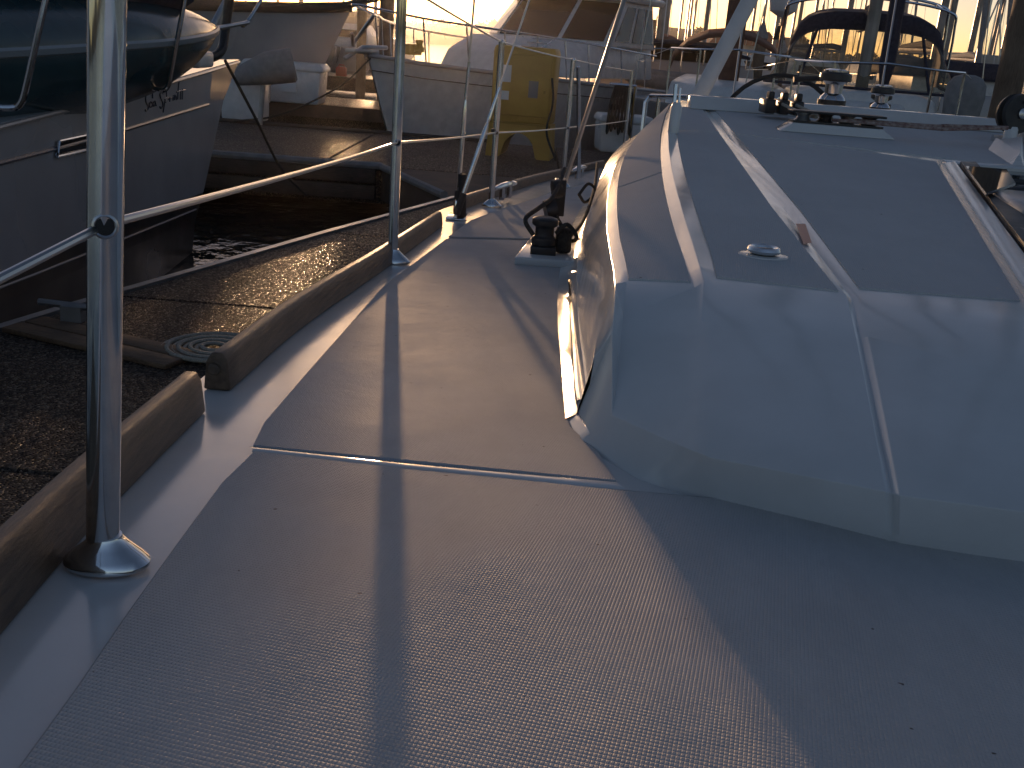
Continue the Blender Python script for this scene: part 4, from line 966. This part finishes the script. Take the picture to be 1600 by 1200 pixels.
# ---------------------------------------------------------------- sailboats with masts
def sailboat(name, label, loc, rz, L=9, B=1.5, zb=1.25, zs=1.0, mast_h=12, mast_r=.07, cover='canvas_navy', hull='hull_side', furl=True, spread=True, parts_full=True, mast_y=.42, dodger=True, group='sailboats moored in the marina behind'):
    t = thing(name, label, 'sailboat', (0, 0, 0), group)
    S, Ml, Wl = hull_mesh(L, B, zb, zs, rake=.9, fl=.72, n=10)
    sym([S, Ml, Wl]).build('hull', hull, t, weld=True, flat_angle=70); deck_mesh(S).build('deck', 'gelcoat', t)
    my = L * mast_y
    m = MB(); m.rings([[Vector(p) for p in ((-w * .5, y0_, z_), (w * .5, y0_, z_), (w, y0_ + .9, z_), (w, L * .72, z_), (-w, L * .72, z_), (-w, y0_ + .9, z_))] for z_, w, y0_ in ((zb * .85, .85, L * .22), (zb + .16, .78, L * .26), (zb + .22, .66, L * .30))]); m.build('cabin', 'painted_white', t, bevel=.03)
    m = MB(); m.tube([Vector((0, my, zb)), Vector((0, my, zb + mast_h))], mast_r, 10); mo = m.build('mast', 'mast_metal', t)
    m = MB(); m.tube([Vector((0, my + .1, zb + 1.1)), Vector((0, L * .82, zb + 1.15))], .05, 8); m.build('boom', 'mast_metal', t)
    m = MB(); m.tube([Vector((0, my + .12, zb + 1.22)), Vector((0, my + .8, zb + 1.28)), Vector((0, L * .8, zb + 1.22))], [.09, .11, .06], 10); m.build('sail_cover', cover, t)
    if spread:
        for hh in (.45, .72):
            for s_ in (1, -1):
                m = MB(); m.tube([Vector((0, my, zb + mast_h * hh)), Vector((s_ * .85, my + .1, zb + mast_h * hh + .08))], .022, 6); m.build('spreader', 'mast_metal', mo)
    for s_ in (1, -1):
        m = MB(); m.tube([Vector((s_ * B * .93, my + .15, zb * .9)), Vector((s_ * .83, my + .1, zb + mast_h * .45 + .08)), Vector((s_ * .8, my + .1, zb + mast_h * .72)), Vector((0, my, zb + mast_h * .98))], .008, 5); m.build('shroud', 'wire', t)
    m = MB(); m.tube([Vector((0, L * .99, zs)), Vector((0, my, zb + mast_h))], .008, 5); m.build('backstay', 'wire', t)
    m = MB(); m.tube([Vector((0, .12, zb + .1)), Vector((0, .3, zb + .5)), Vector((0, my - .1, zb + mast_h * .97))], [.012, .06 if furl else .01, .03 if furl else .008], 8); m.build('furled_sail' if furl else 'forestay', 'canvas_grey' if furl else 'wire', t)
    m = MB(); hr = .58
    m.tube(smoothpts([Vector((B * .52, 1.3, zb + hr)), Vector((B * .3, .4, zb + hr)), Vector((.05, -.05, zb + hr + .02)), Vector((-.05, -.05, zb + hr + .02)), Vector((-B * .3, .4, zb + hr)), Vector((-B * .52, 1.3, zb + hr))], 20), .0125, 6)
    m.build('pulpit', 'steel', t)
    for s_ in (1, -1):
        for x, y in ((B * .52, 1.3), (B * .28, .35)):
            m = MB(); m.tube([Vector((s_ * x, y, zb - .05)), Vector((s_ * x, y, zb + hr))], .0125, 6); m.build('pulpit_leg', 'steel', t)
        m = MB(); m.tube([Vector((s_ * B * .52, 1.3, zb + hr)), Vector((s_ * B * .95, L * .5, zs + hr)), Vector((s_ * B * .85, L * .97, zs + hr))], .005, 5); m.build('lifeline', 'wire', t)
    if dodger:
        m = MB(); rg = []
        for k in range(9):
            a = pi * k / 8; rg.append([Vector((cos(a) * .95, L * .66, zb + .25 + sin(a) * .62)), Vector((cos(a) * 1.0, L * .66 + .9, zb + .3 + sin(a) * .72))])
        m.grid(rg); dd = m.build('dodger', cover, t); sf = dd.modifiers.new('thick', 'SOLIDIFY'); sf.thickness = .02
    t.location = loc; t.rotation_euler = (0, 0, rz)
    return t
# right-hand near sailboat, bow towards us, with clear dodger
def place_for_mast(px, Y, L, mast_y, rz):
    p = at(px, 80, Y); off = Matrix.Rotation(rz, 3, 'Z') @ Vector((0, L * mast_y, 0)); return (p.x - off.x, Y - off.y, 0)
near_sb = sailboat('sailboat', 'near sailing boat facing us with a clear windowed dodger and pulpit', place_for_mast(1356, 13.8, 9.5, .42, -.25), -.25, L=9.5, B=1.65, zb=1.12, zs=.95, mast_h=14, mast_r=.085, dodger=False, furl=False)
nl = near_sb.location; NR = Matrix.Rotation(-.12, 3, 'Z')
def on_near(x, y, z_): return Vector((x, y, z_))
# furled genoa in dark cover
def npart(m, name, mt, parent=near_sb, **k): o = m.build(name, mt, None, **k); o.parent = parent; return o
m = MB(); m.tube([Vector((0.02, .35, 1.45)), Vector((0.02, .4, 1.7)), Vector((0.0, 3.7, 13.5))], [.03, .075, .05], 10); npart(m, 'furled_genoa', 'canvas_navy')
m = MB(); m.lathe((0.02, .33, 1.3), [(.03, 0), (.10, .02), (.10, .05), (.05, .07), (.10, .10), (.10, .13), (.03, .15)], 16); npart(m, 'furling_drum', 'black_plastic')
y0d = 4.6; fr_pts = []
def dodger_arc(y, w, h, z0, n=14): return [Vector((-w * abs(cos(pi * k / n)) ** .5 * (1 if k < n / 2 else -1), y - .25 * sin(pi * k / n), z0 + h * abs(sin(pi * k / n)) ** .55)) for k in range(n + 1)]
base_arc = [Vector((p.x * 1.12, p.y - .55, 1.42)) for p in dodger_arc(y0d, 1.12, .0, 1.42)]
mid_arc = dodger_arc(y0d, 1.02, .66, 1.50); top_f = dodger_arc(y0d + .10, 1.02, .88, 1.50); top_b = dodger_arc(y0d + 1.3, 1.05, .98, 1.5)
m = MB(); m.grid([mid_arc, top_f, top_b]); dd = npart(m, 'dodger_top', 'canvas_navy'); sf = dd.modifiers.new('thick', 'SOLIDIFY'); sf.thickness = .03
def subarc(a, b, i, j): return [a[i:j + 1], b[i:j + 1]]
for i, j in ((0, 5), (5, 9), (9, 14)):
    m = MB(); m.grid([base_arc[i:j + 1], mid_arc[i:j + 1]]); npart(m, 'dodger_window', 'clear_vinyl')
for i in (0, 5, 9, 14):
    m = MB(); m.tube([base_arc[i] + Vector((0, -.01, 0)), mid_arc[i] + Vector((0, -.01, 0))], .022, 6); npart(m, 'dodger_seam', 'canvas_navy')
m = MB(); m.tube([p + Vector((0, -.01, 0)) for p in base_arc], .02, 6); npart(m, 'dodger_seam', 'canvas_navy')
bim = [Vector((-1.15, 6.4, 1.3)), Vector((-1.15, 6.3, 2.35)), Vector((-1.0, 6.25, 2.62)), Vector((0, 6.2, 2.72)), Vector((1.0, 6.25, 2.62)), Vector((1.15, 6.3, 2.35)), Vector((1.15, 6.4, 1.3))]
m = MB(); m.tube(smoothpts(bim, 36), .022, 8); npart(m, 'steel_arch', 'steel')
m = MB(); m.tube(smoothpts([p + Vector((0, -1.0, -.12)) for p in bim], 36), .018, 8); npart(m, 'steel_arch', 'steel')
for x in (-.95, .95):
    m = MB(); m.tube([Vector((x, 6.25, 2.63)), Vector((x, 5.25, 2.51))], .018, 8); npart(m, 'arch_strut', 'steel')
m = MB(); m.rings([[Vector((x, y, z_)) for x, y in ((-w, 2.6), (w, 2.6), (w * 1.25, 4.9), (-w * 1.25, 4.9))] for z_, w in ((1.15, .85), (1.35, .78), (1.40, .6))]); npart(m, 'coachroof', 'painted_white', bevel=.03)

# radar dome pole on another boat
rp = at(1225, 60, 17); t = thing('radar_pole', 'white radar dome on a steel pole left of the clear dodger', 'radar', (rp.x, 17, .5))
m = MB(); m.tube([Vector((rp.x, 17, -.5)), at(1225, 24, 17)], .035, 8); m.build('pole', 'aluminium', t)
m = MB(); dc = at(1225, 2, 17); m.lathe(dc, [(.05, -.24), (.20, -.15), (.24, 0), (.22, .1), (.1, .17), (.01, .18)], 18); m.build('dome', 'painted_white', t)
m = MB(); m.tube([at(1220, 40, 16.9), at(1217, 62, 16.9)], [.04, .10], 8); m.build('hanging_tackle', 'rope_dark', t)

# other sailboats: pixel column of the mast, distance, style
sail_list = [
    (1028, 24, .09, 'canvas_brown', 'hull_side', 'two tone masted sailboat just right of the cruiser cabin with a dark awning'),
    (1036, 30, .08, 'canvas_navy', 'hull_cream', 'sailboat partly hidden behind the first masts right of the cruiser'),
    (1098, 34, .07, 'canvas_navy', 'hull_side', 'sailboat with bare mast left of the brown covered mast'),
    (1144, 15, .15, 'canvas_brown', 'hull_side', 'sailboat with the thickest reddish brown mast crossing behind the white strut'),
    (1208, 48, .09, 'canvas_navy', 'hull_side', 'sailboat with slim mast between pointed piling and dodger'),
    (1242, 60, .10, 'canvas_grey', 'hull_cream', 'distant sailboat seen through the clear dodger left half'),
    (1318, 40, .09, 'canvas_navy', 'hull_side', 'distant sailboat directly behind the dodger top'),
    (1400, 52, .10, 'canvas_grey', 'hull_side', 'distant sailboat seen just right of the furled dark genoa'),
    (1462, 27, .10, 'canvas_navy', 'hull_side', 'sailboat with a dark mast and long spreaders right of the dodger'),
    (1476, 31, .10, 'canvas_navy', 'hull_cream', 'sailboat with bright edged mast close beside the dark one'),
    (1516, 44, .12, 'canvas_navy', 'hull_side', 'sailboat with twin looking masts near the right piling'),
    (1530, 36, .08, 'canvas_grey', 'hull_side', 'sailboat with wide crosstrees left of the right piling'),
    (1566, 70, .12, 'canvas_navy', 'hull_side', 'most distant sailboat just left of the tall right piling'),
    (585, 60, .10, 'canvas_navy', 'hull_side', 'distant sailboat beneath the sun left of the cruiser bow'),
    (470, 48, .10, 'canvas_brown', 'hull_cream', 'distant sailboat above the white bow behind the dock boxes'),
]
random.seed(11)
for px, Y, r, cov, hl, lb in sail_list:
    rz = random.choice([-.1, .1, pi - .1, pi + .15, .3]) if not 1000 < px < 1160 else -math.atan2(at(px, 80, Y).x, Y) + .02
    Ls = random.uniform(8, 10)
    o = sailboat('sailboat', lb, place_for_mast(px, Y, Ls, .42, rz), rz, L=Ls, B=1.45, zb=1.15, zs=.95, mast_h=random.uniform(12, 15), mast_r=r, cover=cov, hull=hl, furl=(random.random() < .6) and not 1000 < px < 1160)
brown = [o for o in bpy.data.objects if o.get('label', '').startswith('sailboat with the thickest')][0]
for ch in brown.children:
    if ch.name.startswith('mast'): ch.data.materials[0] = MATS['canvas_brown']
# far mast field
for k in range(26):
    px = random.uniform(1000, 1590) if k < 23 else random.uniform(420, 560); Y = random.uniform(75, 150)
    p = at(px, 90, Y); t = thing('sailboat', 'tiny far sailboat, thin mast in the forest of masts on the horizon', 'sailboat', (p.x, Y, 0), 'far sailboats on the horizon')
    S, Ml, Wl = hull_mesh(9, 1.5, 1.3, 1.1, n=7); mm = sym([S, Ml, Wl]); mm.v = [v + Vector((p.x, Y, 0)) for v in mm.v]; mm.build('hull', 'hull_side', t)
    m = MB(); m.tube([Vector((p.x, Y + 4, 1)), Vector((p.x, Y + 4, random.uniform(12, 17)))], .13, 6); m.build('mast', 'mast_metal', t)
    m = MB(); m.tube([Vector((p.x, Y + .2, 1.3)), Vector((p.x, Y + 4, 13))], .02, 4); m.build('forestay', 'wire', t)

# dinghy hanging and dark awning boat between cruiser and strut
p = at(1040, 128, 19.5); t = thing('inflatable_dinghy', 'grey inflatable dinghy hung across the stern behind the small dock box', 'dinghy', p)
m = MB(); m.tube(smoothpts([p + Vector((-.95, 0, .22)), p + Vector((-.5, -.1, .02)), p + Vector((.5, -.1, -.02)), p + Vector((1.3, 0, .0))], 18), [.12] * 19, 12); m.build('tube', 'canvas_grey', t)
m = MB(); m.tube(smoothpts([p + Vector((-.95, .1, .24)), p + Vector((-.5, .8, .1)), p + Vector((.5, .8, .06)), p + Vector((1.3, .7, .04))], 18), .12, 12); m.build('tube', 'canvas_grey', t)
p = at(1060, 98, 21); t = thing('awning_boat', 'cabin boat with curved dark bimini awning behind the grey dinghy', 'boat', (p.x, 21, 0))
m = MB(); m.rings([[Vector((p.x - 1.6, 21 + y, 1.0)), Vector((p.x - 1.5, 21 + y, 1.55)), Vector((p.x + 1.5, 21 + y, 1.55)), Vector((p.x + 1.6, 21 + y, 1.0)), Vector((p.x + 1.3, 21 + y, -.1)), Vector((p.x - 1.3, 21 + y, -.1))] for y in (0, 5)]); m.build('hull', 'hull_cream', t, bevel=.05)
m = MB(); rg = []
for k in range(11):
    a = k / 10; x = p.x - 1.4 + 2.8 * a; hz = at(1060, 66, 21).z - .18 + .2 * sin(pi * a); rg.append([Vector((x, 20.9, hz)), Vector((x, 22.8, hz + .05))])
m.grid(rg); o = m.build('bimini', 'canvas_navy', t); o.modifiers.new('thick', 'SOLIDIFY').thickness = .06
for x in (-1.35, -.5, .5, 1.35):
    m = MB(); m.tube([Vector((p.x + x, 21, 1.5)), Vector((p.x + x, 21, at(1060, 66, 21).z - .1))], .02, 6); m.build('bimini_pole', 'steel', t)
m = MB(); m.box((p.x, 22.5, 1.7), (2.2, 1.6, .5)); m.build('cabin', 'timber_dark', t, bevel=.08)
# covered motor boats right of the dodger
p = at(1507, 150, 12.2); t = thing('covered_outboard', 'tall grey covered outboard motor between the pulpit and the right piling', 'outboard motor', (p.x, 12.2, .5))
m = MB(); m.rings([[Vector((p.x + cos(a) * .21 * s, 12.2 + sin(a) * .3 * s, h)) for a in [2 * pi * k / 18 for k in range(18)]] for h, s in ((.9, .5), (1.0, .75), (1.2, .9), (1.45, 1.0), (1.58, .95), (1.66, .7), (1.69, .3))]); m.build('cowling', 'canvas_grey', t)
m = MB(); m.box((p.x, 12.25, .7), (.16, .25, .6)); m.build('leg', 'black_plastic', t, bevel=.03)
m = MB(); m.box((p.x - .03, 11.98, 1.18), (.3, .05, .04)); m.build('cowl_band', 'rubber', t)
p = at(1535, 120, 20); t = thing('cabin_cruiser', 'cabin boat with a long dark canvas top left of the right piling', 'motor boat', (p.x, 20, 0))
m = MB(); m.rings([[Vector((p.x - 1.6, 20 + y, .9)), Vector((p.x - 1.5, 20 + y, 1.35)), Vector((p.x + 1.5, 20 + y, 1.35)), Vector((p.x + 1.6, 20 + y, .9)), Vector((p.x + 1.3, 20 + y, -.1)), Vector((p.x - 1.3, 20 + y, -.1))] for y in (0, 6)]); m.build('hull', 'hull_side', t, bevel=.05)
m = MB(); m.rings([[Vector((p.x + x, 20.5 + y, z_)) for x, y in ((-w, 0), (w, 0), (w, 2.6), (-w, 2.6))] for z_, w in ((1.62, 1.2), (1.84, 1.2), (1.95, .95))]); m.build('canvas_top', 'canvas_navy', t, bevel=.06)
m = MB(); m.box((p.x, 21.8, 1.48), (2.1, 2.2, .28)); m.build('cabin', 'painted_white', t)
p = at(1548, 90, 60); t = thing('distant_trawler', 'distant boat with raised wheelhouse and antenna tripod left of the right piling', 'boat', (p.x, 60, 0))
m = MB(); m.box((p.x, 61, .9), (5, 3, 1.9)); m.box((p.x, 61, 2.4), (3.6, 2, 1.2)); m.build('wheelhouse', 'wall_pale', t, bevel=.1)
for dx in (-.6, 0, .6):
    m = MB(); m.tube([Vector((p.x + dx * 1.2, 60.5, 3)), Vector((p.x, 60.5, 6.2))], .05, 5); m.build('antenna_leg', 'wire', t)
m = MB(); m.lathe((p.x, 60.5, 6.2), [(.05, 0), (.5, .25), (.02, .3)], 10); m.build('antenna', 'wire', t)
# low motor boats filling the middle distance
random.seed(21)
names = ['left most far moored launch beyond the distant dock', 'far launch seen above the red fuel cans', 'far launch moored right of the cruiser cabin', 'far launch behind the reddish brown mast', 'far launch beneath the pointed piling', 'far launch visible through the dodger windows', 'far launch right of the dodger', 'far launch behind the cabin boat with dark canvas top', 'far launch nearest the right piling']
for k, px in enumerate((430, 525, 1000, 1120, 1190, 1290, 1440, 1500, 1560)):
    Y = random.uniform(30, 46) if px > 900 else 38 + k * 6; p = at(px, 90, Y); w = random.uniform(1.2, 1.7)
    if 560 < px < 700: continue
    t = thing('motor_launch', names[k], 'motor boat', (p.x, Y, 0), 'far launches')
    m = MB(); m.rings([[Vector((p.x - w, Y + y, .95)), Vector((p.x + w, Y + y, .95)), Vector((p.x + w * .8, Y + y, -.1)), Vector((p.x - w * .8, Y + y, -.1))] for y in (0, 6)]); m.build('hull', 'hull_cream', t, bevel=.05)
    m = MB(); m.rings([[Vector((p.x + x, Y + 1 + y, z_)) for x, y in ((-q_, 0), (q_, 0), (q_, 3), (-q_, 3))] for z_, q_ in ((.95, w * .8), (1.45, w * .75), (1.9, w * .55))]); m.build('cabin', 'painted_white', t, bevel=.05)
    m = MB(); m.box((p.x, Y + .86 + .12, 1.5), (w * 1.0, .05, .3)); m.build('window', 'dark_window', t)
# shore buildings
def building(px, Y, w, h, d, label, roof='roof_grey', pitched=True):
    p = at(px, 90, Y); t = thing('shore_building', label, 'building', (p.x, Y, 0))
    m = MB(); m.box((p.x, Y + d / 2, h / 2), (w, d, h)); m.build('wall', 'wall_pale', t, smooth=False)
    m = MB()
    if pitched: m.prism([Vector((p.x - w / 2 - .3, Y - .3, h)), Vector((p.x + w / 2 + .3, Y - .3, h)), Vector((p.x + w / 2 - w * .15, Y - .3, h + 1.2)), Vector((p.x - w / 2 + w * .15, Y - .3, h + 1.2))], (0, d + .6, 0))
    else: m.box((p.x, Y + d / 2, h + .15), (w + .6, d + .6, .3))
    m.build('roof', roof, t, smooth=False)
    n = int(w / 2.2)
    for k in range(n):
        m = MB(); m.box((p.x - w / 2 + (k + .5) * w / n, Y - .02, h * .55), (1.0, .1, 1.1)); m.build('window', 'dark_window', t)
building(1160, 90, 5.5, 2.9, 6, 'pale waterfront shed with red roof between the strut and pointed piling', 'roof_red')
building(1195, 120, 9, 3.3, 8, 'grey roofed waterfront hall right of the red roofed shed')
building(930, 150, 16, 3.0, 8, 'low dark shore hall behind the cruiser cabin corner')
building(1060, 170, 26, 2.4, 8, 'long low shore shed on the horizon behind the dark awning', 'roof_grey', False)
building(530, 70, 4.5, 2.5, 4, 'small white boathouse beyond the water left of the sun', 'roof_grey', False)
building(1440, 160, 22, 2.3, 8, 'long low shore shed at the right behind the masts', 'roof_grey', False)
# trees on the shore one can tell apart
def tree(px, Y, h, label):
    p = at(px, 90, Y); t = thing('shore_tree', label, 'tree', (p.x, Y, 0)); m = MB(); m.tube([Vector((p.x, Y, 0)), Vector((p.x + .1, Y, h * .45))], [.3, .15], 7); m.build('trunk', 'bark', t)
    m = MB()
    for k in range(420):
        a = random.uniform(0, 2 * pi); r = h * .38 * random.random() ** .5; zz = h * random.uniform(.35, 1.0); f = 1 - abs((zz / h - .62) / .42) ** 2
        c = Vector((p.x + cos(a) * r * max(f, .1), Y + sin(a) * r * max(f, .1), zz)); s_ = random.uniform(.15, .4)
        m.add([c + Vector((random.gauss(0, s_), random.gauss(0, s_), random.gauss(0, s_))) for _ in range(3)], [(0, 1, 2)])
    m.build('crown', 'leaf', t, smooth=False)
tree(922, 130, 6.2, 'rounded dark tree on shore right beside the cruiser cabin'); tree(1000, 175, 7.0, 'dark shore tree left of the brown mast'); tree(1246, 140, 5, 'dark shore tree seen through the dodger'); tree(1090, 190, 6.5, 'low dark shore tree left of the white strut')
# tower crane
p = at(1008, 60, 200); t = thing('lattice_tower', 'pale distant lattice tower above the shore beside the cruiser roof', 'tower', (p.x, 200, 0))
for s_ in ((-.6, -.6), (.6, -.6), (.6, .6), (-.6, .6)):
    m = MB(); m.tube([Vector((p.x + s_[0], 200 + s_[1], 0)), Vector((p.x + s_[0] * .5, 200 + s_[1] * .5, 19.5))], .09, 4); m.build('tower_leg', 'wire', t)
m = MB()
for k in range(18): m.tube([Vector((p.x - .6, 199.5, k * 1.4)), Vector((p.x + .6, 199.5, k * 1.4 + 1.4))], .06, 4) if k < 14 else None
m.build('lattice_brace', 'wire', t)

# thin evening haze over the marina: one closed box round everything, the sky outside it
mh = bpy.data.materials.new('haze'); mh.use_nodes = True; nt = mh.node_tree; nt.nodes.clear()
pv = nt.nodes.new('ShaderNodeVolumePrincipled'); pv.inputs['Density'].default_value = .0006; pv.inputs['Anisotropy'].default_value = .86; pv.inputs['Color'].default_value = (.9, .84, .78, 1)
oo = nt.nodes.new('ShaderNodeOutputMaterial'); nt.links.new(pv.outputs[0], oo.inputs[1]); MATS['haze'] = mh
m = MB(); m.box((0, 0, 9.5), (650, 650, 22.5)); hz = m.build('haze', 'haze', smooth=False); hz['kind'] = 'stuff'
SC.cycles.volume_bounces = 0
